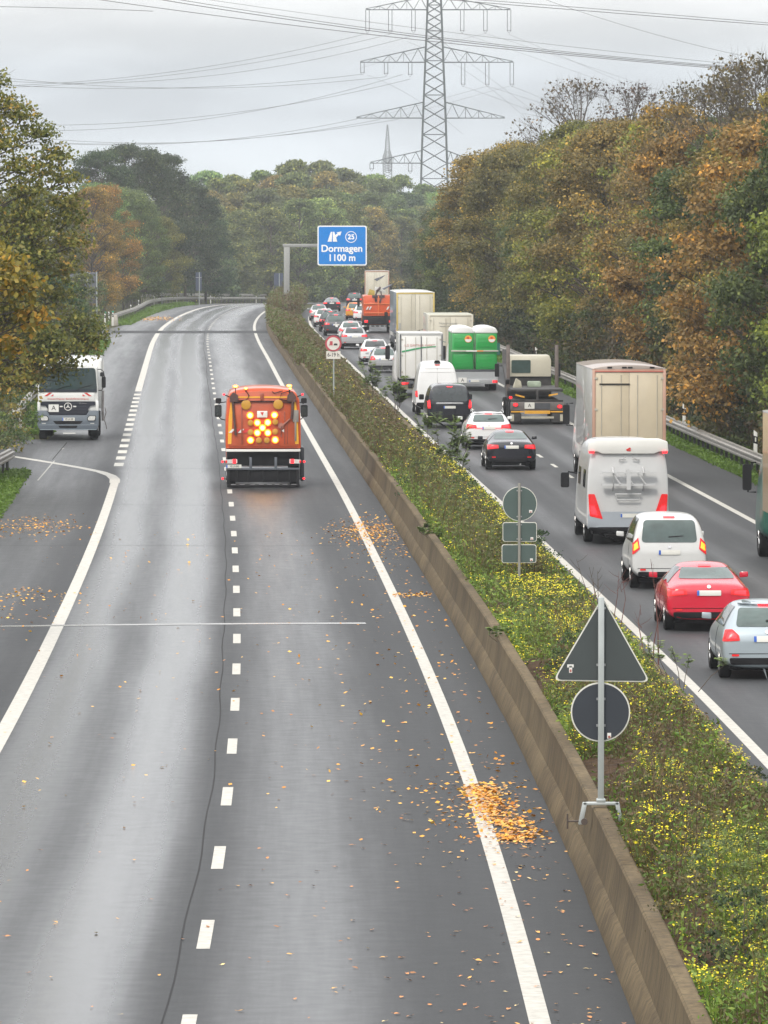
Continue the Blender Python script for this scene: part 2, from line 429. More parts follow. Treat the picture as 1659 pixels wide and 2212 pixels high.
WALLST = [30 + i for i in range(90)] + [120 + 2.5*i for i in range(160)]
def wl(D):
    return [(1.02,-.1),(1.02,.05),(1.11,.30),(1.155,.34),(1.215,.72),(1.22,.88),(1.245,.905),(1.40,.905),(1.425,.88),(1.43,-.1)]
o = ribbon('concrete_barrier', wl, 0, 0, CONC, closed=True, jit=jw, stations=WALLST, smooth=True)
tag(o, 'long brown stained concrete barrier wall along the empty left carriageway', 'barrier')
o = ribbon('concrete_barrier', lambda D: [(4.12-a, z) for a, z in ((.02,-.1),(.02,.05),(.11,.30),(.155,.34),(.215,.70),(.22,.76),(.245,.785),(.40,.785),(.425,.76),(.43,-.1))], 0, 0, CONC, closed=True, jit=jw, stations=WALLST, smooth=True)
tag(o, 'lower concrete barrier edging the traffic carriageway beyond the weeds', 'barrier')
SOIL = mat('dark_soil', (.055,.034,.020), rough=.98, var=.6, scale=5, bump=1.0, bscale=9, spec=.1)
def soil(D):
    q = .08*math.sin(D*.31) + .05*math.sin(D*1.13)
    return [(1.42,.60+q),(1.7,.66+q),(2.3,.72+q),(2.9,.68+q),(3.5,.62),(3.71,.58)]
tag(ribbon('median_soil', soil, 28, 620, SOIL, smooth=True), kind='structure')
# ---------------------------------------------------------------- plants
def leaf_arrays(P, T, N, ln, wd):
    """kite-shaped leaves: centre P, long axis T, normal N"""
    T = T / np.linalg.norm(T, axis=1, keepdims=True)
    B = np.cross(N, T); B /= np.maximum(np.linalg.norm(B, axis=1, keepdims=True), 1e-6)
    ln = ln[:, None]; wd = wd[:, None]
    v = np.stack([P - T*ln*.5, P - T*ln*.05 + B*wd*.5, P + T*ln*.5, P - T*ln*.05 - B*wd*.5], axis=1)
    return v.reshape(-1, 3)
def quads_mesh(name, V, tint):
    n = len(V)//4
    me = bpy.data.meshes.new(name)
    me.vertices.add(n*4); me.vertices.foreach_set('co', V.astype(np.float32).ravel())
    me.loops.add(n*4); me.loops.foreach_set('vertex_index', np.arange(n*4, dtype=np.int32))
    me.polygons.add(n); me.polygons.foreach_set('loop_start', np.arange(0, n*4, 4, dtype=np.int32))
    me.polygons.foreach_set('loop_total', np.full(n, 4, dtype=np.int32))
    a = me.attributes.new('tint', 'FLOAT', 'FACE'); a.data.foreach_set('value', tint.astype(np.float32))
    me.update(calc_edges=True)
    return me
def leaf_mat(name, ramp, use_obj=True, trans=.35, rough=.5):
    """per-leaf colour: position in the ramp comes from the leaf's own random value"""
    m = bpy.data.materials.new(name); m.use_nodes = True; t, N, L = nodes(m)
    b = t.nodes['Principled BSDF']; out = t.nodes['Material Output']
    at = N('ShaderNodeAttribute'); at.attribute_name = 'tint'
    cr = N('ShaderNodeValToRGB'); L(at.outputs['Fac'], cr.inputs[0])
    e = cr.color_ramp.elements
    e[0].position = ramp[0][0]; e[0].color = (*ramp[0][1], 1); e[1].position = ramp[-1][0]; e[1].color = (*ramp[-1][1], 1)
    for p, c in ramp[1:-1]:
        x = e.new(p); x.color = (*c, 1)
    col = cr.outputs[0]
    if use_obj:
        oi = N('ShaderNodeObjectInfo'); vm = N('ShaderNodeVectorMath', operation='MULTIPLY'); L(oi.outputs['Color'], vm.inputs[0]); L(col, vm.inputs[1]); col = vm.outputs[0]
    L(col, b.inputs['Base Color']); b.inputs['Roughness'].default_value = rough; b.inputs['Specular IOR Level'].default_value = .3
    tr = N('ShaderNodeBsdfTranslucent'); L(col, tr.inputs[0]); mx = N('ShaderNodeMixShader'); mx.inputs[0].default_value = trans
    L(b.outputs[0], mx.inputs[1]); L(tr.outputs[0], mx.inputs[2]); L(mx.outputs[0], out.inputs['Surface'])
    return m
LEAF = leaf_mat('leaves', [(0,(.40,.45,.45)),(.35,(.72,.78,.75)),(.65,(1.05,1.05,1.0)),(.82,(1.7,1.55,1.15)),(1,(3.0,2.5,1.4))])
BARK = mat('bark', (.085,.07,.055), rough=.9, var=.3, scale=2, bump=.5, bscale=12)
def trunk_mesh(name, Ht, R0, blobs, rng, twigs=4, bare=1.0, lean=(0,0)):
    b = MB()
    top = Vector((lean[0], lean[1], Ht*.82))
    base = [Vector((0,0,-.3)), Vector((lean[0]*.1+rng.uniform(-.1,.1), lean[1]*.1, Ht*.22)), Vector((lean[0]*.35, lean[1]*.35+rng.uniform(-.2,.2), Ht*.5)), top]
    b.tube(base, R0, 7, R0*.25)
    for (c, r) in blobs:
        c = Vector(c); t = min(.95, max(.18, (c.z - .28*math.hypot(c.x, c.y)*1.3) / (Ht*.82) * .85))
        s = base[0].lerp(base[1], t/.27) if t < .27 else (base[1].lerp(base[2], (t-.27)/.34) if t < .61 else base[2].lerp(base[3], (t-.61)/.39))
        d = (c - s).length; mid = s.lerp(c, .5) + Vector((rng.uniform(-.1,.1)*d, rng.uniform(-.1,.1)*d, rng.uniform(-.02,.12)*d))
        rb = R0*(.16+.22*(1-t))*bare
        b.tube([s, mid, c], rb, 5, rb*.3, caps=False)
        for k in range(twigs):
            q = Vector((rng.gauss(0,1), rng.gauss(0,1), rng.gauss(.5,.8))).normalized() * r * rng.uniform(.8, 1.3)
            st = mid.lerp(c, rng.uniform(.3,1)); m2 = st.lerp(c+q, .5) + Vector((rng.uniform(-.12,.12), rng.uniform(-.12,.12), rng.uniform(-.05,.15)))*r
            b.tube([st, m2, c+q], rb*.32, 3, rb*.08, caps=False)
    me = bpy.data.meshes.new(name); me.from_pydata(b.v, [], b.f); me.shade_smooth(); me.materials.append(BARK)
    return me
key_far = [False]
def crown_blobs(Ht, z0, rx, rng, n, shape=1.0, pts=None):
    bl = []
    for _ in range(n):
        t = rng.random()**.85
        z = z0 + (Ht - z0) * t
        w = rx * (math.sin(math.pi * min(1, (t*.86+.14)**shape)) ** .55)
        a = rng.uniform(0, 2*math.pi); q = w * (rng.uniform(.45, 1.0)**.6)
        br = rx * rng.uniform(.2, .36) * (1 - .3*t) * (1.2 if key_far[0] else 1)
        bl.append(((q*math.cos(a), q*math.sin(a), min(z, Ht - br*.6)), br))
    return bl
def crown_mesh(name, blobs, rng, per, size, flat=.75):
    nr = np.random.RandomState(rng.randint(0, 10**6)); P = []; Nn = []; Tt = []; tn = []; sz = []
    for (c, r) in blobs:
        k = int(per * (r / .9) ** 1.6)
        k = max(k, 20)
        d = nr.normal(size=(k, 3)); d /= np.linalg.norm(d, axis=1, keepdims=True)
        d[:, 2] = np.where(nr.rand(k) < .65, np.abs(d[:, 2]), d[:, 2])
        rad = r * (nr.rand(k, 1) ** .45) * (1 + .3*np.sin(d[:, :1]*5 + c[0]*3) * np.cos(d[:, 1:2]*6 + c[1]))
        p = np.array(c) + d * rad * np.array([1, 1, flat]); P.append(p)
        nrm = d*.7 + nr.normal(size=(k, 3))*.55 + np.array([0, 0, .45]); Nn.append(nrm)
        Tt.append(nr.normal(size=(k, 3)) + np.array([0, 0, -.5]) + d*.4)
        bt = nr.uniform(-.16, .16); tn.append(np.clip(nr.beta(2.2, 2.6, size=k) + bt, 0, 1)); sz.append(size * nr.uniform(.65, 1.35, size=k))
    P = np.concatenate(P); Nn = np.concatenate(Nn); Tt = np.concatenate(Tt); tn = np.concatenate(tn); sz = np.concatenate(sz)
    Nn /= np.linalg.norm(Nn, axis=1, keepdims=True)
    V = leaf_arrays(P, Tt, Nn, sz, sz*.72)
    me = quads_mesh(name, V, tn); me.materials.append(LEAF)
    return me
VAR = {}
def variant(key, Ht, z0, rx, n, per, size, R0=.22, shape=1.0, twigs=4, bare=1.0, seed=0):
    rng = random.Random(seed); bl = crown_blobs(Ht, z0, rx, rng, n, shape)
    VAR[key] = (trunk_mesh(key + '_trunk', Ht, R0, bl, rng, twigs, bare), crown_mesh(key + '_crown', bl, rng, per, size))
# medium distance crowns
variant('t1', 15, 2.0, 4.6, 90, 330, .185, seed=1)
variant('t2', 14, 1.2, 4.2, 84, 340, .18, seed=2, shape=.8)
variant('t3', 16, 3.0, 5.2, 96, 310, .19, seed=3, shape=1.2)
variant('t4', 13, 1.5, 4.8, 84, 330, .18, seed=4, shape=.9)
variant('thin', 15.5, 3.5, 4.4, 80, 130, .18, seed=5, twigs=8, bare=1.0)
variant('bare', 16, 4.5, 4.6, 70, 26, .18, seed=6, twigs=13, bare=1.1)
# far crowns, larger leaf clumps
key_far[0] = True
variant('f1', 22, 3.0, 5.4, 95, 100, .42, R0=.3, seed=11)
variant('f2', 20, 2.0, 6.2, 100, 95, .44, R0=.3, seed=12, shape=.85)
variant('f3', 18, 1.0, 5.0, 90, 100, .40, R0=.3, seed=13)
variant('f4', 14, .6, 4.8, 80, 100, .40, R0=.25, seed=14, shape=.8)
key_far[0] = False
# shrubs
variant('s1', 3.4, .1, 1.9, 26, 130, .15, R0=.05, seed=21, shape=.6, twigs=5)
variant('s2', 2.4, .05, 1.6, 22, 130, .13, R0=.04, seed=22, shape=.6, twigs=5)
variant('s3', 4.6, .1, 2.4, 34, 150, .18, R0=.06, seed=23, shape=.7, twigs=5)
COLS = {'green': (.075,.095,.032), 'olive': (.120,.108,.032), 'yellow-green': (.165,.165,.038), 'orange': (.205,.130,.034),
        'brown': (.125,.095,.050), 'dark green': (.040,.062,.026), 'golden': (.185,.140,.040), 'pale green': (.12,.165,.06), 'purple-brown': (.10,.066,.050)}
PROTO = {}
def tree(kind, key, x, y, z, s, colname, label, group, name='broadleaf_tree', cat='tree', sx=1.0, tint=1.0, rng=random):
    """a tree of its own: empty > trunk, crown"""
    r = empty(name, (x, y, z), rng.uniform(0, 6.28)); r.scale = (s*sx, s*sx, s)
    tm, cm = VAR[key]
    if key not in PROTO:
        t = bpy.data.objects.new('trunk', tm); c = bpy.data.objects.new('crown', cm); PROTO[key] = (t, c)
    else:
        t = PROTO[key][0].copy(); c = PROTO[key][1].copy()
    for q in (t, c):
        q.name = 'trunk' if q is t else 'crown'; COL.objects.link(q); q.parent = r; q.location = (0,0,0)
    k = COLS[colname]; h = [tint * v * rng.uniform(.88, 1.14) for v in k]
    c.color = (*h, 1)
    tag(r, label, cat, group)
    return r
# ---------------------------------------------------------------- woods
rt = random.Random(77)
def pick(D, side):
    if side == 'R':
        if D < 330: return rt.choice(['olive','green','golden','olive','yellow-green','orange','golden','olive'])
        if D < 470: return rt.choice(['green','olive','olive','green','brown','yellow-green','golden'])
        return rt.choice(['dark green','green','green','olive','brown'])
    return rt.choice(['green','olive','green','yellow-green','brown'])
def landmark_R(D):
    for a, t in ((262, 'near the right edge'), (318, 'behind the beige trailer'), (380, 'behind the skip lorry'), (450, 'behind the green toilets'), (540, 'beside the tall white trailer')):
        if D < a: return t
    return 'at the far end'
D = 128.0; i = 0
while D < 770:
    c = pick(D, 'R'); p = road(D, 19.2 + rt.uniform(-1.0, 1.6)); h = float(np.interp(D, [150,235,300,350,400,450,500,600,760], [15.0,15.4,15.2,15.0,15.6,14.8,13.4,11.8,11.5])) - rt.uniform(.2, 2.6)
    key = rt.choice(['t1','t2','t3','t4','t2','thin'])
    H0 = {'t1':15,'t2':14,'t3':16,'t4':13,'thin':15.5}[key]
    tree('t', key, p.x, p.y, p.z, h/H0, c, f'{c} tree, front row, right wood, {landmark_R(D)}', 'front row trees of the right wood', rng=rt, sx=rt.uniform(.85,1.1), tint=1.45)
    D += rt.uniform(6.5, 9.5)
D = 215.0
while D < 780:
    c = pick(D, 'R'); p = road(D, 27 + rt.uniform(-2.5, 3)); h = float(np.interp(D, [200,300,350,400,450,500,600,760], [16.6,16.4,16.4,16.6,15.0,13.0,11.6,11.5])) - rt.uniform(.0, 2.2)
    key = rt.choice(['t1','t3','thin','t2','t1'])
    H0 = {'t1':15,'t2':14,'t3':16,'t4':13,'thin':15.5}[key]
    tree('t', key, p.x, p.y, p.z, h/H0, c, f'tall {c} tree, second row, right wood, {landmark_R(D)}', 'second row trees of the right wood', rng=rt, tint=1.45)
    D += rt.uniform(9, 13)
p = road(455, 25); tree('t', 'bare', p.x, p.y, p.z, 1.24, 'brown', 'half bare tall tree whose twigs stand against the sky above the right wood', None, rng=rt)
p = road(432, 27); tree('t', 'bare', p.x, p.y, p.z, 1.18, 'purple-brown', 'smaller half bare tree just right of the tallest bare tree', None, rng=rt)
p = road(498, 22.5); tree('t', 'bare', p.x, p.y, p.z, 1.0, 'olive', 'thinly leaved tree at the left end of the right wood beside the pylon', None, rng=rt)
for D_, o_, s_, n_ in ((262, 20.5, 1.03, 'bare crowned tree at the top right picture corner'), (284, 21.8, 1.04, 'bare crowned tree second from the top right corner'), (302, 22.3, 1.02, 'bare crowned tree third from the top right corner'), (326, 23.2, 1.03, 'bare crowned tree fourth from the top right corner')):
    p = road(D_, o_); tree('t', 'bare', p.x, p.y, p.z, s_, 'brown', n_, 'bare topped trees at the upper right', rng=rt)
# undergrowth at the foot of the right wood
D = 172.0
while D < 600:
    c = rt.choice(['dark green','green','olive','green','brown'] if D < 420 else ['dark green','green']); p = road(D, 17.6 + rt.uniform(-.5, 1.0))
    key = rt.choice(['s1','s3','s3']); s = rt.uniform(.75, 1.15)
    tree('t', key, p.x, p.y, p.z, s, c, f'{c} shrub behind the right guardrail, {landmark_R(D)}', 'shrubs behind the right guardrail', name='shrub', cat='shrub', rng=rt, tint=.85)
    D += rt.uniform(2.6, 4.2) if D < 330 else rt.uniform(5, 7.5)
# left side: rows beyond the near tree
LB = [(470,-18,'t4',10,'olive'),(500,-20,'t2',11,'green'),(522,-21,'t1',12,'olive'),(545,-20,'t3',12,'green'),(640,-18.6,'t4',13.6,'pale green'),(588,-17.0,'t2',12.6,'orange'),(608,-16.6,'t1',13.0,'orange'),
      (700,-22,'t1',18.2,'dark green'),(715,-19,'t3',19.4,'dark green'),(735,-17,'t1',18.6,'dark green'),(752,-15.2,'t3',15.8,'dark green'),(765,-13.5,'t2',13,'dark green'),(570,-15.5,'s3',4,'olive'),(545,-15.2,'s3',4.0,'green'),(630,-15.6,'t2',8,'green'),(662,-16.8,'t3',13.4,'pale green'),
      (655,-15,'t2',12,'green'),(680,-17.4,'t1',13.0,'green'),(700,-15.2,'t4',10.5,'olive'),(300,-22,'t2',10,'olive'),(330,-20,'t4',9.5,'green'),(365,-20,'t1',10.5,'olive'),(400,-19,'t4',10,'green'),(435,-18,'t2',9,'olive')]
for D_, o_, k_, h_, c_ in LB:
    H0 = {'t1':15,'t2':14,'t3':16,'t4':13,'s3':4.6}[k_]; p = road(D_, o_)
    where = 'behind the near left tree' if D_ < 480 else ('beside the grey sign back' if D_ < 560 else 'above the far guardrail bend')
    tree('t', k_, p.x, p.y, p.z, h_/H0, c_, f'{"shrubby" if h_ < 6 else "tall" if h_ > 15 else "mid height"} {c_} tree, left verge, {where}', 'trees on the left verge', rng=rt, sx=.92, tint=1.45)
# far wood across the bend
def back_top(u):
    return float(np.interp(u, [380,420,450,500,560,620,655,700,760,830,870,930,990,1060], [400,372,362,372,360,352,348,353,360,368,382,396,406,412]))
for row, (Da, tops) in enumerate(((1010, 0), (975, 22), (940, 48), (905, 80), (872, 115), (842, 150), (812, 185))):
    u = 385 + (row % 2)*30 - (20 if row > 2 else 0)
    while u < 1010:
        Dv = Da + rt.uniform(-12, 12) + max(0, (u-650))*.42
        v = back_top(u) + tops + rt.uniform(-7, 12)
        q = ppoint(u, v, Dv); zt = q.z; H = zt - 0.2
        if row > 4 and u > 640: H *= .9
        rr = road(min(Dv, 1390), -16)
        if row <= 6 and not (q.x > rr.x - 1 and row > 3):
            key = 'f1' if H > 20 else 'f2' if H > 17 else 'f3' if H > 13 else 'f4'
            H0 = {'f1':22,'f2':20,'f3':18,'f4':14}[key]
            c = rt.choice(['green','green','pale green','olive','green','dark green','green','green','olive','brown' if row > 3 else 'green'])
            wh = 'left of the blue sign' if u < 680 else ('above and behind the blue sign' if u < 800 else 'below the pylon')
            tree('t', key, q.x, q.y, 0, H/H0, c, f'{c} far tree {wh}, {"at the skyline" if row == 0 else "mid slope" if row < 4 else "low at the edge"}', 'trees of the far wood', rng=rt, sx=1.0 if row < 4 else 1.15, tint=2.05)
        u += rt.uniform(48, 66)
# wood behind the far wood's right end
for k in range(9):
    p = road(790 + k*26, 20 + rt.uniform(-1,2)); tree('t', 'f3', p.x, p.y, p.z, rt.uniform(.78,.9), rt.choice(['dark green','green']), 'dark tree on the inner side of the far road bend', 'trees inside the far bend', rng=rt)
# ---------------------------------------------------------------- the two near trees on the left
def near_tree(x, y, z, blobs, Ht, R0, per, size, col, label, seed, trunkpos=(0,0), ramp=None):
    rng = random.Random(seed); r = empty('broadleaf_tree', (x, y, z))
    tm = trunk_mesh('trunk', Ht, R0, blobs, rng, 7, .8); cm = crown_mesh('crown', blobs, rng, per, size)
    if ramp: cm.materials.clear(); cm.materials.append(ramp)
    t = bpy.data.objects.new('trunk', tm); c = bpy.data.objects.new('crown', cm)
    for q in (t, c): COL.objects.link(q); q.parent = r
    c.color = (*col, 1); tag(r, label, 'tree'); return r
rn = random.Random(5)
bl = []
prof_r = [(2.4,2.6),(3.4,3.6),(4.3,5.6),(5.2,7.1),(6.3,6.3),(7.0,6.3),(8,6.9),(9.6,6.9),(10.8,6.5),(12.0,5.9),(13.2,4.9),(14.5,4.3)]
for _ in range(150):
    z = rn.uniform(2.4, 14.2); rx = float(np.interp(z, [a for a, b in prof_r], [b for a, b in prof_r]))
    a = rn.uniform(0, 6.283); q = rx*rn.uniform(.35, .93); bl.append(((q*math.cos(a), q*math.sin(a)*.9, z), rn.uniform(.65, 1.25)))
for z, x in ((14.4,3.2),(13.8,3.9),(13.0,4.4),(12.6,4.9),(12.0,5.6),(11.2,6.1),(10.4,6.4),(9.6,6.5),(9,6.6),(8.2,6.7),(7.3,6.3),(6.4,6.2),(5.4,7.0),(3.9,6.3),(3.7,5.2),(3.9,4.2),(5.0,7.4),(4.6,7.0)):
    bl.append(((x, -1.2, z), .8)); bl.append(((x-1.2, -2.5, z-.4), .9))
NEARLEAF = leaf_mat('near_leaves', [(0,(.055,.08,.02)),(.3,(.13,.15,.03)),(.6,(.22,.22,.045)),(.8,(.34,.29,.06)),(.93,(.46,.26,.05)),(1,(.62,.42,.12))], use_obj=True)
near_tree(-17.5, 205, .2, bl, 15, .3, 620, .135, (1,1,1), 'big green and yellow tree at the left edge reaching over the white lorry', 31, ramp=NEARLEAF)
bl = []
for _ in range(60):
    a = rn.uniform(0, 6.283); q = rn.uniform(1.0, 5.4); zz = rn.uniform(4.4, 7.6)
    lim = 6.0*math.sqrt(max(.05, 1-((zz-5.6)/2.9)**2)); q = min(q, lim*.95)
    bl.append(((q*math.cos(a), q*math.sin(a)*.8, zz), rn.uniform(.5, .85)))
for x, z in ((5.4,6.3),(5.6,5.7),(5.0,5.1),(4.9,6.6),(4.6,7.0)):
    bl.append(((x-.1, -.5, z), .5))
AUTLEAF = leaf_mat('autumn_leaves', [(0,(.09,.09,.02)),(.3,(.20,.17,.03)),(.55,(.32,.26,.045)),(.75,(.5,.28,.04)),(.9,(.62,.34,.05)),(1,(.72,.6,.2))], use_obj=True)
near_tree(-12.5, 118, 1.15, bl, 7.5, .2, 560, .14, (1,1,1), 'nearest tree at the left edge with large yellow and orange leaves', 32, ramp=AUTLEAF)
# bushes along the left rail
for D_, o_, k_, s_, c_ in ((172,-14.4,'s3',.9,'olive'),(184,-14.6,'s3',.85,'yellow-green'),(196,-14.2,'s2',.9,'green'),(206,-14.6,'s1',1.0,'green'),(220,-12.9,'s2',.85,'green'),(225,-12.9,'s1',.85,'green'),(231,-13.0,'s1',.9,'olive'),(238,-13.2,'s1',.95,'green'),(246,-13.6,'s1',.9,'golden'),
                           (255,-15,'s3',1.2,'green'),(268,-15.5,'s3',1.3,'olive'),(282,-15,'s3',1.2,'green'),(300,-15.5,'s3',1.4,'dark green'),(318,-15,'s3',1.3,'green'),(340,-14.5,'s3',1.3,'olive'),(362,-14.2,'s3',1.3,'dark green'),(385,-14,'s3',1.2,'green'),(405,-13.9,'s3',1.1,'green'),(425,-14.6,'s3',1.1,'olive'),(452,-14.5,'s3',1.2,'green'),(480,-15.5,'s3',1.0,'brown')):
    p = road(D_, o_); wh = 'below the near left tree' if D_ < 225 else 'beside the white lorry' if D_ < 260 else 'on the verge behind the white lorry'
    tree('t', k_, p.x, p.y, p.z, s_, c_, f'{c_} bush by the left rail {wh}', 'bushes by the left guardrail', name='bush', cat='bush', rng=rt, tint=1.4)
# ---------------------------------------------------------------- median weeds (nobody could count them)
class VN:
    """smooth value noise"""
    def __init__(s, seed): s.g = np.random.RandomState(seed).rand(64, 64)
    def __call__(s, x, y):
        xi = np.floor(x).astype(int); yi = np.floor(y).astype(int); fx = x-xi; fy = y-yi; fx = fx*fx*(3-2*fx); fy = fy*fy*(3-2*fy); g = s.g
        return (g[xi%64,yi%64]*(1-fx)+g[(xi+1)%64,yi%64]*fx)*(1-fy) + (g[xi%64,(yi+1)%64]*(1-fx)+g[(xi+1)%64,(yi+1)%64]*fx)*fy
V1, V2, V3 = VN(1), VN(2), VN(3)
def weeds(name, D0, D1, o0, o1, zf, dens, hmin, hmax, ramp, seed, flowers=0.0, wide=.02, lean=.35, label=None, leafy=.5, patchy=True, gap=.25, brown=.0, lsz=1.0, flowerpow=.52):
    nr = np.random.RandomState(seed); P=[];T=[];Nn=[];tn=[];ln=[];wd=[]
    d = D0; cells = []
    while d < D1:
        st = max(1.0, d*.01); cells.append((d, min(d+st, D1))); d += st
    for (a, b) in cells:
        sc = (100.0/ max(a, 60)); k = int(dens * (b-a) * (o1-o0) * min(1.6, sc**1.1))
        if k <= 0: continue
        u = nr.rand(k)*(b-a)+a; o = nr.rand(k)*(o1-o0)+o0
        long = max(1.0, a/110)
        n1 = V1(u*.55/long+7, o*1.3+3)*.6 + V1(u*1.7/long, o*3.1)*.4; n2 = V2(u*.22/long+2, o*.7+9)*.7+V2(u*1.1/long,o*2.2)*.3; n3 = V3(u*.8/long, o*1.6)
        if patchy:
            keep = (n1 > gap*nr.rand(k)*2) & ~((o < 1.75+.5*n3) & (np.sin(u*.31+1) + .5*np.sin(u*.9) > .45) & (nr.rand(k) < .9)) & ~((V3(u*.16+9,o*.35) < .28) & (nr.rand(k) < .75)); u=u[keep]; o=o[keep]; n1=n1[keep]; n2=n2[keep]; n3=n3[keep]; k=len(u)
            if k == 0: continue
        big = max(1.0, (a/100)**.75)
        hs = (hmin+(hmax-hmin)*nr.rand(k)**2.0)*((.25+2.3*n1*n1) if patchy else 1)
        hs = np.minimum(hs, np.where((o1 > 3.4) & (u < 520), np.where(u > 215, .08+np.maximum(3.75-o,0)*.42, .20+np.maximum(3.9-o,0)*.75), 9)) if o1 < 5 and o0 > 0 else hs
        hs = np.where((u > 114) & (u < 131.5), np.minimum(hs, .38), hs) if o0 > 0 and o1 < 5 else hs
        hs = np.maximum(hs, .05); sh = (n2-.5)*1.05 - brown if patchy else 0*n2
        bx = np.array([smoothref(q) for q in (a, b)]); rx = np.interp(u, [a, b], bx) + o
        bz = np.interp(u, [a, b], [prof(a), prof(b)]) + (zf(o) if zf else 0)
        az = nr.rand(k)*2*np.pi; le = nr.rand(k)*lean
        t = np.stack([np.cos(az)*le, np.sin(az)*le, np.ones(k)], 1)
        base = np.stack([rx, u, bz], 1)
        t2 = t/np.linalg.norm(t, axis=1, keepdims=True); ang = nr.rand(k)*np.pi
        P.append(base + t2*hs[:,None]*.5); T.append(t2); Nn.append(np.stack([np.cos(ang), np.sin(ang), np.zeros(k)],1)); ln.append(hs); wd.append(np.full(k, wide*big)*nr.uniform(.6,1.4,k)); tn.append(np.clip(.33+.18*nr.randn(k)+sh,0,.8))
        kk = int(k*leafy*6); ii = nr.randint(0, k, kk); f = nr.rand(kk)**.7
        lp = base[ii] + t2[ii]*(hs[ii]*f)[:,None] + nr.normal(size=(kk,3))*.035*big*np.array([1,1,.6])
        P.append(lp); T.append(nr.normal(size=(kk,3))*np.array([1,1,.8])); Nn.append(nr.normal(size=(kk,3))*.8+np.array([0,0,.8])); s_=nr.uniform(.022,.06,kk)*big*lsz; ln.append(s_*1.9); wd.append(s_*.7); tn.append(np.clip(.44+.15*nr.randn(kk)+sh[ii]+.18*f,0,.82))
        if flowers > 0:
            ff = np.where((nr.rand(k) < flowers*np.where(n3*.6+n2*.4 > flowerpow, 3.6, .12)))[0]
            for rep in range(4):
                fp = base[ff] + t2[ff]*(hs[ff]*1.03+.02)[:,None] + nr.normal(size=(len(ff),3))*np.array([.035,.035,.015])*big
                P.append(fp); T.append(nr.normal(size=(len(ff),3))*np.array([1,1,.2])); Nn.append(nr.normal(size=(len(ff),3))*.4+np.array([0,-.3,1.0])); s_=nr.uniform(.018,.036,len(ff))*big; ln.append(s_); wd.append(s_); tn.append(np.full(len(ff),.97)+nr.rand(len(ff))*.03)
    P=np.concatenate(P);T=np.concatenate(T);Nn=np.concatenate(Nn);tn=np.concatenate(tn);ln=np.concatenate(ln);wd=np.concatenate(wd)
    Nn /= np.linalg.norm(Nn,axis=1,keepdims=True)
    V = leaf_arrays(P,T,Nn,ln,wd); me = quads_mesh(name,V,tn); me.materials.append(ramp)
    o_ = bpy.data.objects.new(name, me); COL.objects.link(o_)
    return tag(o_, label, cat=None, kind='stuff')
WEED = leaf_mat('weed_leaves', [(0,(.06,.035,.02)),(.15,(.13,.085,.045)),(.28,(.15,.12,.045)),(.42,(.085,.10,.024)),(.58,(.085,.165,.022)),(.78,(.16,.27,.034)),(.84,(.24,.30,.06)),(.95,(.85,.68,.02)),(1,(.88,.78,.03))], use_obj=False, trans=.3)
WEEDB = leaf_mat('brown_weed_leaves', [(0,(.055,.035,.025)),(.25,(.12,.08,.042)),(.42,(.15,.115,.05)),(.58,(.085,.105,.028)),(.75,(.10,.15,.03)),(.84,(.17,.18,.05)),(.95,(.7,.6,.03)),(1,(.8,.7,.04))], use_obj=False, trans=.3)
GRASS = leaf_mat('grass_blades', [(0,(.05,.085,.012)),(.4,(.085,.16,.018)),(.75,(.13,.22,.03)),(1,(.2,.25,.06))], use_obj=False, trans=.35)
zs = lambda o: .62 + 0*o
weeds('weeds', 52, 118, 1.44, 3.72, zs, 640, .05, .55, WEED, 3, flowers=.10, wide=.009, gap=.55, brown=-.12, flowerpow=.52, label='dense green weeds with yellow blossoms on the median between the two walls')
weeds('weeds', 54, 118, 1.6, 3.6, zs, 110, .3, 1.2, WEEDB, 4, flowers=.03, wide=.008, leafy=.7, gap=.62, brown=.05, lean=.5, label='dry brown stalks standing among the median weeds')
weeds('weeds', 118, 200, 1.42, 3.78, zs, 500, .07, .48, WEED, 5, flowers=.035, wide=.010, gap=.46, brown=.0, label='green and yellow median weeds beyond the round sign')
weeds('weeds', 118, 200, 1.5, 3.7, zs, 130, .3, 1.25, WEEDB, 14, flowers=.05, wide=.010, leafy=.7, gap=.5, brown=.08, label='dry stalks on the middle stretch of the median')
weeds('weeds', 190, 330, 1.40, 3.9, zs, 480, .12, .8, WEEDB, 6, flowers=.003, wide=.012, gap=.42, brown=.22, label='taller brownish median weeds beside the traffic queue')
weeds('weeds', 330, 640, 1.2, 3.95, zs, 420, .3, 1.35, WEEDB, 7, flowers=0, wide=.014, gap=.2, brown=.2, label='high brown scrub on the far median')
for k in range(46):
    D_ = 58 + 150*(k/46)**1.25 + rt.uniform(-2, 2); D_ = D_ + 18 if 114 < D_ < 132 else D_; o_ = rt.uniform(1.75, 3.5); c_ = rt.choice(['dark green','green','green','brown','pale green','dark green']); p = road(D_, o_, .58)
    wh = 'below the signs on the barrier' if D_ < 76 else 'behind the triangular sign' if D_ < 115 else 'near the green grey sign back' if D_ < 150 else 'beyond the green grey sign back'
    tree('t', rt.choice(['s1','s2']), p.x, p.y, p.z, rt.uniform(.14, .30)*(1 if D_ < 120 else 1.4), c_, f'{c_} herb clump on the median {wh}', 'herb clumps among the median weeds', name='herb_clump', cat='plant', rng=rt, tint=1.3)
def gz(o): return np.zeros_like(o)
weeds('grass', 150, 212, -13.2, -10.85, gz, 420, .04, .16, GRASS, 8, wide=.016, leafy=.3, label='bright green grass strip at the left road edge', patchy=False)
weeds('grass', 250, 430, -12.8, -10.9, gz, 400, .04, .18, GRASS, 9, wide=.018, leafy=.3, label='green grass verge behind the white lorry', patchy=False)
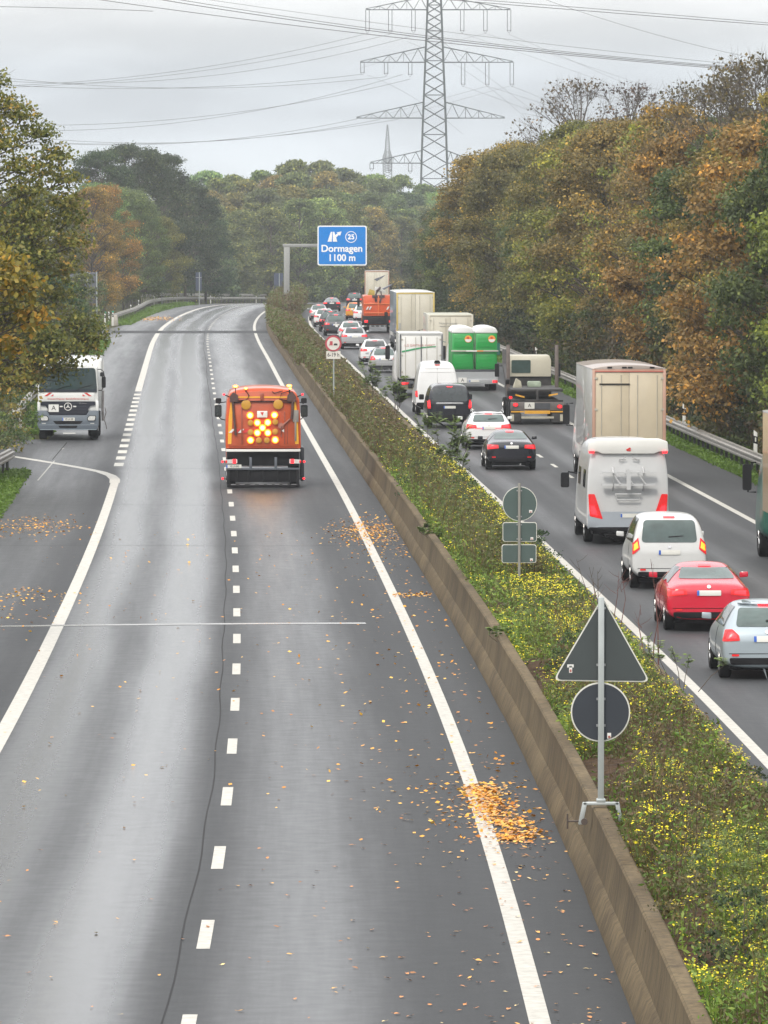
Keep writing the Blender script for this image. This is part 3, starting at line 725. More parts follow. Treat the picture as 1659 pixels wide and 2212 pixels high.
weeds('grass', 512, 700, -13.0, -10.9, gz, 500, .04, .18, GRASS, 10, wide=.02, leafy=.3, label='green grass verge along the far left rail', patchy=False)
weeds('grass', 110, 430, 14.4, 17.6, gz, 420, .05, .2, GRASS, 11, wide=.018, leafy=.3, label='green grass strip under the right guardrail', patchy=False)
weeds('undergrowth', 120, 520, -17, -13.0, gz, 110, .2, .9, WEED, 12, flowers=.01, wide=.02, label='green undergrowth below the trees on the left verge')
weeds('undergrowth', 110, 620, 16.8, 21, gz, 90, .2, 1.1, WEED, 13, flowers=0, wide=.02, label='dark undergrowth at the foot of the right wood')
# ---------------------------------------------------------------- fallen leaves
FL = [leaf_mat('fallen_leaf_orange', [(0,(.42,.14,.012)),(.5,(.74,.32,.025)),(1,(.9,.55,.10))], use_obj=False, trans=.1, rough=.35)]
nr = np.random.RandomState(9); LP = []
def scatter(n, f):
    for _ in range(n): LP.append(f())
scatter(620, lambda: (62 + 110*nr.rand()**1.3, -np.abs(nr.normal(0, 1.7)) + .95))
scatter(380, lambda: (60 + 110*nr.rand(), nr.uniform(-9, 1)))
for _q in range(9):
    _c = (90.0 - _q*.95 + nr.normal(0, .25), .10 + _q*.035 + nr.normal(0, .09)); scatter(int(nr.uniform(110, 260)), lambda: (_c[0] + nr.normal(0, .45), _c[1] + nr.normal(0, .17)))
scatter(420, lambda: (86.5 + nr.normal(0, 3.5), .1 + nr.normal(0, .5)))
scatter(60, lambda: (92 + nr.normal(0, 6), -1.2 + nr.normal(0, .5)))
scatter(620, lambda: (171 + nr.normal(0, 3.2), .05 + nr.normal(0, .55)))
scatter(420, lambda: (168 + nr.normal(0, 6), .45 + nr.normal(0, .5)))
scatter(110, lambda: (140.2 + nr.normal(0, .45), .42 + nr.uniform(-.45, .5)))
scatter(420, lambda: (174 + nr.normal(0, 3.2), -9.6 + nr.normal(0, .75)))
scatter(130, lambda: (140 + nr.normal(0, 1.6), -8.9 + nr.normal(0, .6)))
scatter(60, lambda: (133 + nr.normal(0, 4), -8.7 + nr.normal(0, .6)))
scatter(90, lambda: (165 + nr.normal(0, 4), -11 + nr.normal(0, .3)))
scatter(500, lambda: (555 + nr.normal(0, 9), -9.6 + nr.normal(0, 1.0)))
LP = sorted([q for q in LP if q[1] < 1.0 and q[0] > 55])
def leaf_obj_mesh(name, rr, c):
    """a curled ovate leaf with a stalk"""
    s = .5; pts = []
    prof_l = [(-.5,0.0),(-.38,.20),(-.15,.34),(.1,.30),(.32,.17),(.52,0)]
    b = MB(); vs = []; 
    for x, wv in prof_l:
        for sgn in (-1, 0, 1):
            vs.append((x, sgn*wv + .03*math.sin(x*9+rr), .10*abs(sgn)*wv*2 + .12*(x*x) + .05*math.sin(rr + x*5)))
    fs = []
    for i in range(len(prof_l)-1):
        for k in (0, 1): fs.append((i*3+k, i*3+k+1, (i+1)*3+k+1, (i+1)*3+k))
    b.add(vs, fs); b.tube([(-.5,0,.03),(-.85,.05,.10)], .018, 4)
    me = bpy.data.meshes.new(name); me.from_pydata(b.v, [], b.f); me.materials.append(c); me.shade_smooth(); return me
lm = [mat('leaf_golden', (.68,.34,.05), .4, var=.3, scale=3), mat('leaf_orange', (.55,.20,.03), .4, var=.3, scale=3), mat('leaf_brown', (.27,.11,.03), .5, var=.3, scale=3), mat('leaf_pale', (.75,.56,.22), .4, var=.3, scale=3)]
nmn = ['golden', 'orange', 'brown', 'pale yellow']
lmesh = [[leaf_obj_mesh('fallen_leaf', k*1.3, m_) for k in range(3)] for m_ in lm]
for i, (D, o) in enumerate(LP[:300]):
    ci = nr.choice([0,0,0,1,1,1,1,2,3]); ob = bpy.data.objects.new('fallen_leaf', lmesh[ci][nr.randint(3)]); COL.objects.link(ob)
    p = road(D, o, .016); s = nr.uniform(.042, .085); ob.location = p; ob.scale = (s, s, s)
    ob.rotation_euler = (nr.normal(0,.12), nr.normal(0,.12), nr.uniform(0, 6.28))
    where = 'by the barrier' if o > .15 else ('on the white edge line' if o > -.15 else ('right of the dashes' if o > -3.7 else 'left of the dashes'))
    dz_ = 'at the bottom edge' if D < 66 else ('level with the nearest dash' if D < 75 else ('level with the second dash' if D < 84 else 'level with the third dash'))
    tag(ob, f'{nmn[ci]} fallen leaf {where}, {dz_}', 'leaf', 'single fallen leaves in the foreground')
rest = LP[300:]
k = len(rest); P = np.array([list(road(D, o, .012 + .02*nr.rand())) for D, o in rest])
Tt = nr.normal(size=(k,3))*np.array([1,1,.12]); Nn = nr.normal(size=(k,3))*.35 + np.array([0,0,1.0]); Nn /= np.linalg.norm(Nn,axis=1,keepdims=True)
s = nr.uniform(.045, .09, k) * np.where(P[:,1] > 300, 1.8, 1.0)
me = quads_mesh('fallen_leaves', leaf_arrays(P, Tt, Nn, s*1.1, s*.8), nr.rand(k)); me.materials.append(FL[0])
ob = bpy.data.objects.new('fallen_leaves', me); COL.objects.link(ob); tag(ob, 'drifts of orange leaves blown together on the wet carriageway', kind='stuff')
# ---------------------------------------------------------------- vehicles
BLACK = mat('black_plastic', (.010,.010,.012), rough=.6, var=.2, spec=.2)
TYRE = mat('tyre_rubber', (.010,.010,.011), rough=.85, var=.25, scale=12, spec=.2)
GLASS = mat('window_glass', (.020,.028,.030), rough=.06, var=.15, scale=2, spec=.9)
GLASSG = mat('green_window_glass', (.045,.075,.070), rough=.08, var=.35, scale=2.5, spec=.9)
CHROME = mat('bright_metal', (.6,.6,.6), rough=.25, metal=.9, var=.05)
STEEL = mat('galvanised_steel', (.36,.37,.38), rough=.45, metal=.55, var=.16, scale=3)
GREYM = mat('dark_grey_metal', (.06,.065,.075), rough=.5, metal=.1, var=.2)
REDL = mat('lit_tail_lamp', (.5,.01,.01), rough=.25, emis=(1,.02,.03), estr=1.9)
REDDIM = mat('tail_lamp', (.42,.015,.018), rough=.2, emis=(1,.02,.02), estr=.25)
ORL = mat('orange_lit_lamp', (.7,.12,.01), rough=.25, emis=(1,.16,.01), estr=3.0)
PLATE = mat('plate_white', (.62,.62,.58), rough=.4, var=.04)
PLBLUE = mat('plate_blue', (.02,.10,.45), rough=.4, var=.04)
INK = mat('black_ink', (.02,.02,.02), rough=.6)
REDINK = mat('red_foil', (.55,.035,.03), rough=.4, var=.06)
WHITEP = mat('white_paint', (.70,.70,.68), rough=.28, var=.03, scale=1.5, coat=.4)
CLEAR = mat('clear_lamp_glass', (.55,.56,.55), rough=.12, var=.2, scale=12, spec=.8)
def paint(name, col, metal=0.0, rough=.3, dirt=.05):
    return mat(name, col, rough=rough, metal=metal, var=dirt, scale=1.6, coat=.5)
def text(name, s, size, m, parent, loc, face='rear', ext=.003, align='CENTER', bold=0.0, sx=1.0):
    cu = bpy.data.curves.new(name, 'FONT'); cu.body = s; cu.size = size; cu.align_x = align; cu.align_y = 'CENTER'; cu.extrude = ext
    tmp = bpy.data.objects.new(name, cu); COL.objects.link(tmp)
    bpy.context.view_layer.update()
    me = bpy.data.meshes.new_from_object(tmp.evaluated_get(bpy.context.evaluated_depsgraph_get()))
    bpy.data.objects.remove(tmp); me.transform(Matrix.Diagonal((sx, 1, 1, 1)))
    me.transform(Matrix.Rotation(R(90), 4, 'X')); me.materials.clear(); me.materials.append(m)
    if bold:
        bm = bmesh.new(); bm.from_mesh(me); g0 = list(bm.verts) + list(bm.edges) + list(bm.faces)
        for dx, dz, dy in ((bold, 0, .0015), (0, bold, .003), (bold, bold, .0045)):
            d = bmesh.ops.duplicate(bm, geom=g0)['geom']; bmesh.ops.translate(bm, verts=[v for v in d if isinstance(v, bmesh.types.BMVert)], vec=(dx-bold/2, dy, dz-bold/2))
        bm.to_mesh(me); bm.free()
    o = bpy.data.objects.new(name, me); COL.objects.link(o); o.location = loc
    if parent: o.parent = parent
    return o
def wheel(parent, x, y, r, wd=.22, rim=CHROME):
    s = 1 if x > 0 else -1
    b = MB(); n = 28; prof_w = [(-wd/2, r*.62), (-wd/2, r*.93), (-wd/2+.03, r), (wd/2-.03, r), (wd/2, r*.93), (wd/2, r*.62)]
    vs = []; fs = []
    for k in range(n):
        a = 2*math.pi*k/n
        for (px, pr) in prof_w: vs.append((x+px, y+pr*math.cos(a), r+pr*math.sin(a)))
    m = len(prof_w)
    for k in range(n):
        j = (k+1) % n
        for i in range(m): fs.append((k*m+i, k*m+(i+1) % m, j*m+(i+1) % m, j*m+i))
    b.add(vs, fs); w_ = b.build('wheel', TYRE, parent)
    b = MB(); xo = x + s*wd*.38
    b.tube([(xo-.02*s, y, r), (xo, y, r)], r*.62, 20); b.tube([(xo, y, r), (xo+.03*s, y, r)], r*.16, 10)
    for k in range(5):
        a = 2*math.pi*k/5; b.tube([(xo+.015*s, y+r*.1*math.cos(a), r+r*.1*math.sin(a)), (xo+.012*s, y+r*.56*math.cos(a), r+r*.56*math.sin(a))], r*.07, 5)
    b.build('rim', rim, w_); return w_
def loft(name, st, m, parent, sub=2):
    """station list (y, w, zb, zbelt, wr, zt) -> smooth shell; returns object and a BVH of it"""
    vs = []; fs = []
    for (y, w_, zb, zl, wr, zt) in st:
        half = [(0, zb), (w_*.80, zb), (w_*.985, zb+min(.16, (zl-zb)*.35)), (w_, (zb+zl)/2), (w_*.975, zl), (wr+(w_-wr)*.12, zl+(zt-zl)*.72), (wr*.86, zt-.025*min(1, (zt-zl)*3)), (wr*.45, zt), (0, zt+.012)]
        ring = [(x, y, z) for x, z in half] + [(-x, y, z) for x, z in half[-2:0:-1]]
        vs += ring
    n = 16
    for i in range(len(st)-1):
        for k in range(n):
            j = (k+1) % n; fs.append((i*n+k, i*n+j, (i+1)*n+j, (i+1)*n+k))
    for base, rev in ((0, False), ((len(st)-1)*n, True)):
        for k in range(8):
            a, b_, c, d = k, k+1, (n-k-1) % n, (n-k) % n
            f = [base+a, base+b_, base+c, base+d]; f = list(dict.fromkeys(f))
            if len(f) >= 3: fs.append(tuple(f[::-1] if not rev else f))
    me = bpy.data.meshes.new(name); me.from_pydata(vs, [], fs)
    bm = bmesh.new(); bm.from_mesh(me); bmesh.ops.recalc_face_normals(bm, faces=bm.faces); bm.to_mesh(me); bm.free()
    tmp = bpy.data.objects.new('tmp', me); COL.objects.link(tmp)
    md = tmp.modifiers.new('s', 'SUBSURF'); md.levels = sub; md.render_levels = sub
    bpy.context.view_layer.update()
    dg = bpy.context.evaluated_depsgraph_get(); m2 = bpy.data.meshes.new_from_object(tmp.evaluated_get(dg)); bpy.data.objects.remove(tmp)
    m2.name = name; m2.materials.clear()
    bm = bmesh.new(); bm.from_mesh(m2); bmesh.ops.recalc_face_normals(bm, faces=bm.faces); bv = BVHTree.FromBMesh(bm); bm.free()
    o = finish(name, m2, m, parent, True, 60)
    return o, bv
def patch(name, poly, m, parent, bv, side='rear', off=.007, rings=7, thick=0.0, mirror=False, sub=10):
    """poly in the plane seen from 'side', laid onto the shell"""
    if sub:
        pp = []; L_ = len(poly)
        per = sum((Vector(poly[i])-Vector(poly[(i+1) % L_])).length for i in range(L_)); stp = per/60
        for i in range(L_):
            a = Vector(poly[i]); b_ = Vector(poly[(i+1) % L_]); q = max(1, int((b_-a).length/stp))
            pp += [tuple(a.lerp(b_, t/q)) for t in range(q)]
        poly = pp
    c = Vector((sum(p[0] for p in poly)/len(poly), sum(p[1] for p in poly)/len(poly)))
    def cast(p):
        if side == 'rear': o_ = Vector((p[0], -3, p[1])); d = Vector((0,1,0))
        elif side == 'front': o_ = Vector((p[0], 30, p[1])); d = Vector((0,-1,0))
        elif side == 'right': o_ = Vector((4, p[0], p[1])); d = Vector((-1,0,0))
        elif side == 'left': o_ = Vector((-4, p[0], p[1])); d = Vector((1,0,0))
        elif side == 'top': o_ = Vector((p[0], p[1], 6)); d = Vector((0,0,-1))
        h = bv.ray_cast(o_, d)
        if h[0] is None: return None
        nn = h[1] if h[1].dot(d) < 0 else -h[1]
        return h[0] + nn*off - d*off*.5
    vs = []; n = len(poly); last = None
    for r_ in range(rings+1):
        t = 1 - r_/rings
        for p in poly:
            q = cast((c[0]+(p[0]-c[0])*t, c[1]+(p[1]-c[1])*t))
            if q is None: q = last if last is not None else Vector((0,0,0))
            last = q; vs.append(q)
    fs = []
    for r_ in range(rings):
        for k in range(n):
            j = (k+1) % n; fs.append((r_*n+k, r_*n+j, (r_+1)*n+j, (r_+1)*n+k))
    me = bpy.data.meshes.new(name); me.from_pydata([tuple(v) for v in vs], [], fs)
    bm = bmesh.new(); bm.from_mesh(me); bmesh.ops.remove_doubles(bm, verts=bm.verts, dist=.0004); bmesh.ops.recalc_face_normals(bm, faces=bm.faces); bm.to_mesh(me); bm.free()
    return finish(name, me, m, parent, True, 60)
def mir(poly): return [(-x, z) for x, z in poly][::-1]
def place(root, D, off, L=4.5, facing=False):
    p = road(D, off); h = heading(D + L/2)
    root.location = p; g = (prof(D+L)-prof(D))/L
    root.rotation_euler = (math.atan(g), 0, -h)
    return root
def plate(parent, x, z, y, wd=.52, ht=.11, rows=True, txt=None):
    b = MB(); b.prism(rrect(x-wd/2, x+wd/2, z-ht/2, z+ht/2, .012, 2), y-.012, y); p = b.build('licence_plate', PLATE, parent)
    b = MB(); b.box(x-wd/2+.004, x-wd/2+.05, y-.015, y-.011, z-ht/2+.006, z+ht/2-.006); b.build('country_band', PLBLUE, p)
    if txt: text('plate_lettering', txt, ht*.92, INK, p, (x+.025, y-.0145, z), sx=.62, bold=.001)
    return p
def car(label, cat, D, off, body, kind='hatch', W=1.76, H=1.47, L=4.1, lamp='h', lit=True, group='cars in the traffic queue', glass=GLASSG, name='car', rack=False, zoff=0, dim=False):
    r = empty(name); h = W/2
    if kind == 'hatch':
        st = [(0,h*.90,.30,.60,h*.86,.74),(.03,h*.96,.24,.74,h*.84,.90),(.12,h*.99,.22,.86,h*.80,1.02),(.30,h,.20,.92,h*.74,H*.83),(.50,h,.20,.94,h*.68,H*.955),(.85,h,.20,.94,h*.67,H*.99),(1.5,h,.18,.94,h*.68,H),(2.2,h,.18,.93,h*.67,H*.985),(2.6,h,.18,.92,h*.68,H*.90),(3.15,h,.2,.90,h*.76,1.0),(L*.93,h*.97,.2,.80,h*.78,.86),(L,h*.82,.28,.58,h*.7,.66)]
        win = rpoly([(-.60,1.02),(.60,1.02),(.52,H*.925),(-.52,H*.925)], .07); wz = (1.0, H*.93)
    elif kind == 'suv':
        st = [(0,h*.90,.36,.66,h*.86,.82),(.03,h*.96,.30,.82,h*.86,.98),(.10,h*.99,.28,.94,h*.84,1.10),(.24,h,.26,1.0,h*.79,H*.84),(.42,h,.26,1.02,h*.73,H*.96),(.8,h,.26,1.02,h*.72,H),(1.6,h,.24,1.02,h*.72,H),(2.4,h,.24,1.0,h*.70,H*.985),(2.9,h,.24,.99,h*.70,H*.90),(3.4,h,.26,.98,h*.76,1.10),(L*.93,h*.97,.26,.88,h*.8,.96),(L,h*.84,.32,.64,h*.72,.74)]
        win = rpoly([(-.64,1.10),(.64,1.10),(.56,H*.935),(-.56,H*.935)], .07)
    elif kind == 'sedan':
        st = [(0,h*.90,.32,.66,h*.84,.84),(.04,h*.96,.26,.80,h*.80,.99),(.16,h*.985,.24,.88,h*.78,1.045),(.42,h,.22,.92,h*.78,1.07),(.75,h,.22,.94,h*.72,1.14),(1.15,h,.20,.94,h*.64,H*.93),(1.6,h,.20,.94,h*.62,H*.99),(2.2,h,.18,.93,h*.63,H),(2.7,h,.18,.92,h*.62,H*.95),(3.3,h,.2,.90,h*.74,1.02),(L*.94,h*.97,.2,.80,h*.78,.86),(L,h*.82,.28,.58,h*.7,.66)]
        win = rpoly([(-.62,1.115),(.62,1.115),(.50,H*.93),(-.50,H*.93)], .06)
    elif kind == 'coupe':
        st = [(0,h*.90,.34,.62,h*.86,.78),(.04,h*.96,.26,.74,h*.82,.93),(.15,h*.99,.22,.82,h*.80,1.00),(.38,h,.20,.84,h*.76,1.03),(.75,h,.20,.86,h*.68,1.12),(1.2,h,.20,.88,h*.60,H*.95),(1.7,h,.18,.88,h*.58,H),(2.2,h,.18,.87,h*.58,H*.98),(2.7,h,.18,.86,h*.64,H*.84),(3.2,h,.2,.84,h*.76,.93),(L*.94,h*.97,.2,.74,h*.78,.78),(L,h*.82,.28,.54,h*.7,.60)]
        win = rpoly([(-.58,1.11),(.58,1.11),(.47,H*.935),(-.47,H*.935)], .06)
    elif kind == 'mpv':
        st = [(0,h*.93,.34,.70,h*.92,.88),(.03,h*.97,.30,.88,h*.92,1.06),(.07,h*.99,.28,1.0,h*.90,1.22),(.13,h,.26,1.06,h*.86,H*.86),(.25,h,.26,1.08,h*.82,H*.965),(.6,h,.26,1.08,h*.81,H),(1.6,h,.24,1.08,h*.81,H),(2.5,h,.24,1.06,h*.80,H*.985),(2.95,h,.24,1.04,h*.80,H*.88),(3.4,h,.26,1.0,h*.8,1.14),(L*.93,h*.97,.26,.92,h*.8,.98),(L,h*.84,.32,.64,h*.72,.76)]
        win = rpoly([(-.68,1.14),(.68,1.14),(.62,H*.92),(-.62,H*.92)], .10)
    bo, bv = loft('body', st, body, r)
    patch('rear_window', win, glass, r, bv, 'rear')
    zr = H if kind in ('suv', 'mpv') else H
    zb_ = {'hatch': .97, 'suv': 1.06, 'sedan': .98, 'coupe': .93, 'mpv': 1.1}[kind]
    sw = {'hatch': (.55, 2.75), 'suv': (.5, 3.05), 'sedan': (1.0, 2.85), 'coupe': (1.0, 2.65), 'mpv': (.35, 3.05)}[kind]
    for sd, sg in (('left', -1), ('right', 1)):
        patch('side_window', rpoly([(sw[0], zb_+.03), (sw[1]+.25, zb_+.02), (sw[1]-.45, H*.93), (sw[0]+.28, H*.93)], .06), GLASS, r, bv, sd, rings=5)
    patch('windscreen', rpoly([(-h*.72, zb_+.06), (h*.72, zb_+.06), (h*.60, H*.93), (-h*.60, H*.93)], .06), GLASS, r, bv, 'front', rings=5)
    lm_ = REDDIM if dim else REDL
    tl = {'hatch': [(h*.60,.76),(h*.97,.74),(h*.90,.96),(h*.76,.97),(h*.62,.86)], 'sedan': [(h*.50,.80),(h*.95,.76),(h*.93,.93),(h*.52,.92)],
          'coupe': [(h*.46,.80),(h*.97,.76),(h*.93,.90),(h*.48,.86)], 'suv': [(h*.52,.86),(h*.97,.84),(h*.92,1.02),(h*.54,.98)], 'mpv': [(h*.78,.98),(h*.97,.84),(h*.955,1.12),(h*.82,1.26)]}[kind]
    for q in (tl, mir(tl)):
        t_ = patch('tail_lamp', rpoly(q, .025), REDDIM, r, bv, 'rear', off=.012, rings=4)
        cx_ = sum(p[0] for p in q)/len(q); cz_ = sum(p[1] for p in q)/len(q)
        if lit: patch('lamp_core', [(cx_+(p[0]-cx_)*.62, cz_+(p[1]-cz_)*.55) for p in q], ORL if kind == 'mpv' else lm_, t_, bv, 'rear', off=.017, rings=3)
    if lamp == 'bar':
        patch('light_strip', rpoly([(-h*.6,.845),(h*.6,.845),(h*.6,.87),(-h*.6,.87)], .01), REDL, r, bv, 'rear', off=.012, rings=2)
    patch('bumper_insert', rpoly([(-h*.80,.30),(h*.80,.30),(h*.84,.43),(-h*.84,.43)], .05), BLACK, r, bv, 'rear', off=.010, rings=4)
    zpl = {'hatch': .79, 'suv': .86, 'sedan': .84, 'coupe': .58, 'mpv': .90}[kind]
    pp = patch('licence_plate', rrect(-.26,.26,zpl-.055,zpl+.055,.01,1), PLATE, r, bv, 'rear', off=.014, rings=2)
    patch('country_band', rrect(-.26,-.21,zpl-.052,zpl+.052,.004,1), PLBLUE, pp, bv, 'rear', off=.018, rings=2)
    for s in (-1, 1):
        patch('rear_reflector', rrect(s*h*.70-.07, s*h*.70+.07, .46, .50, .01, 1), REDDIM, r, bv, 'rear', off=.012, rings=2)
        wheel(r, s*(h-.12), .78, .32, .22); wheel(r, s*(h-.12), L-.85, .32, .22)
        b = MB(); ym = sw[1]+.05
        b.add([(s*(h-.02),ym,.98*zb_/.95),(s*(h+.17),ym-.02,1.0*zb_/.95),(s*(h+.17),ym+.10,1.0*zb_/.95),(s*(h-.02),ym+.12,.98*zb_/.95),(s*(h-.02),ym,.98*zb_/.95+.13),(s*(h+.17),ym-.02,.98*zb_/.95+.14),(s*(h+.15),ym+.10,.98*zb_/.95+.12),(s*(h-.02),ym+.12,.98*zb_/.95+.10)], [(0,3,2,1),(4,5,6,7),(0,1,5,4),(1,2,6,5),(2,3,7,6),(3,0,4,7)])
        b.build('side_mirror', body if kind != 'van' else BLACK, r, bevel=.02)
        # dark seam of the tailgate
    b = MB(); b.box(-h*.78,h*.78,.35,L-.4,.17,.24); b.build('underbody', BLACK, r)
    # third brake lamp and handle strip
    patch('brake_light', rrect(-.14,.14,H*.945,H*.962,.006,1), REDL if lit else REDDIM, r, bv, 'rear', off=.02, rings=2)
    if rack:
        for s in (-1, 1):
            b = MB(); b.tube([(s*h*.66,.75,H*.985),(s*h*.67,.85,H+.04),(s*h*.67,2.3,H+.04),(s*h*.66,2.4,H*.98)], .016, 6); b.build('roof_rail', CHROME, r)
    if kind in ('hatch','suv'):
        patch('roof_spoiler', rpoly([(-h*.62,H*.955),(h*.62,H*.955),(h*.60,H*.98),(-h*.60,H*.98)], .01), body, r, bv, 'rear', off=.04, rings=2)
    patch('panel_seam', rpoly([(-h*.84,.505),(h*.84,.505),(h*.84,.516),(-h*.84,.516)], .003), BLACK, r, bv, 'rear', off=.006, rings=1)
    for s in (-1, 1):
        patch('door_seam', [(sw[0]+1.0,.32),(sw[0]+1.012,.32),(sw[0]+1.012,zb_),(sw[0]+1.0,zb_)], BLACK, r, bv, 'right' if s > 0 else 'left', off=.004, rings=1)
    bq = patch('badge', [(.045*math.cos(R(a)), zpl+.13+.035*math.sin(R(a))) for a in range(0,360,30)], CHROME, r, bv, 'rear', off=.016, rings=2)
    if kind != 'sedan' and kind != 'coupe': patch('rear_wiper', [(-.02,win[0][1]+.02),(.34,win[0][1]+.05),(.34,win[0][1]+.065),(-.02,win[0][1]+.045)], BLACK, r, bv, 'rear', off=.02, rings=1)
    b = MB(); b.tube([(h*.35,.02,.22),(h*.35,.14,.22)], .035, 8); b.build('exhaust_pipe', CHROME, r)
    place(r, D, off, L); tag(r, label, cat, group)
    return r, bv
SILV = paint('silver_paint', (.46,.47,.49), metal=.45, rough=.32)
SILB = paint('blue_silver_paint', (.36,.42,.46), metal=.35, rough=.3)
DGR = paint('dark_grey_paint', (.07,.078,.09), metal=.3, rough=.3)
BLK = paint('black_car_paint', (.012,.013,.020), rough=.18)
REDP = paint('red_car_paint', (.52,.012,.035), rough=.25)
WHT = paint('white_car_paint', (.74,.75,.76), rough=.28)
YEL = paint('amber_car_paint', (.62,.27,.015), rough=.3)
car('silver blue hatchback cut off by the right picture edge', 'car', 112.6, 6.45, SILB, 'hatch', W=1.76, H=1.47, L=4.0)
car('bright red notchback car following the white people carrier', 'car', 126.8, 6.45, REDP, 'sedan', W=1.86, H=1.43, L=4.4)
car('white people carrier with orange lit tail lamps behind the motorhome', 'car', 142.6, 6.77, paint('greyish_white_paint', (.56,.57,.57)), 'mpv', W=1.84, H=1.82, L=4.5, group='cars in the traffic queue')
car('black saloon with wide red tail lamps in front of the white estate car', 'car', 213.5, 6.6, BLK, 'sedan', W=1.84, H=1.42, L=4.5)
car('white estate car with roof rails between the black van and black saloon', 'car', 232.5, 6.75, WHT, 'suv', W=1.84, H=1.47, L=4.5, lamp='bar', rack=True)
car('small silver hatchback left of the white refrigerated box lorry', 'car', 344, 6.35, SILV, 'hatch', W=1.66, H=1.50, L=3.8)
car('white hatchback behind the small silver hatchback', 'car', 361, 6.35, WHT, 'suv', W=1.82, H=1.56, L=4.3, glass=GLASS)
car('silver estate car right of the round no overtaking sign', 'car', 404, 6.3, SILV, 'suv', W=1.84, H=1.50, L=4.7, glass=GLASS)
car('white saloon driving ahead of the silver estate car', 'car', 431, 6.75, WHT, 'hatch', W=1.80, H=1.50, L=4.6)
car('dark grey off roader left of the orange suction lorry', 'car', 454, 6.15, DGR, 'suv', W=1.84, H=1.68, L=4.5, rack=True)
car('black off roader hidden mostly by the dark grey one', 'car', 474, 6.1, BLK, 'suv', W=1.84, H=1.68, L=4.5)
car('white hatchback second from the far left end of the queue', 'car', 500, 5.95, WHT, 'suv', W=1.80, H=1.55, L=4.3)
car('pale silver hatchback at the far left end of the queue', 'car', 540, 5.75, SILV, 'hatch', W=1.76, H=1.5, L=4.2)
car('black convertible like car at the distant end of the fast lane', 'car', 612, 6.9, BLK, 'sedan', W=1.84, H=1.42, L=4.5)
car('distant black off roader left of the orange suction lorry cab', 'car', 648, 9.0, BLK, 'suv', W=1.84, H=1.65, L=4.5)
car('amber yellow car half hidden by the orange suction lorry', 'car', 545, 9.15, YEL, 'suv', W=1.80, H=1.62, L=4.3)
car('white car squeezed between amber car and orange suction lorry', 'car', 528, 9.7, WHT, 'suv', W=1.80, H=1.6, L=4.3)
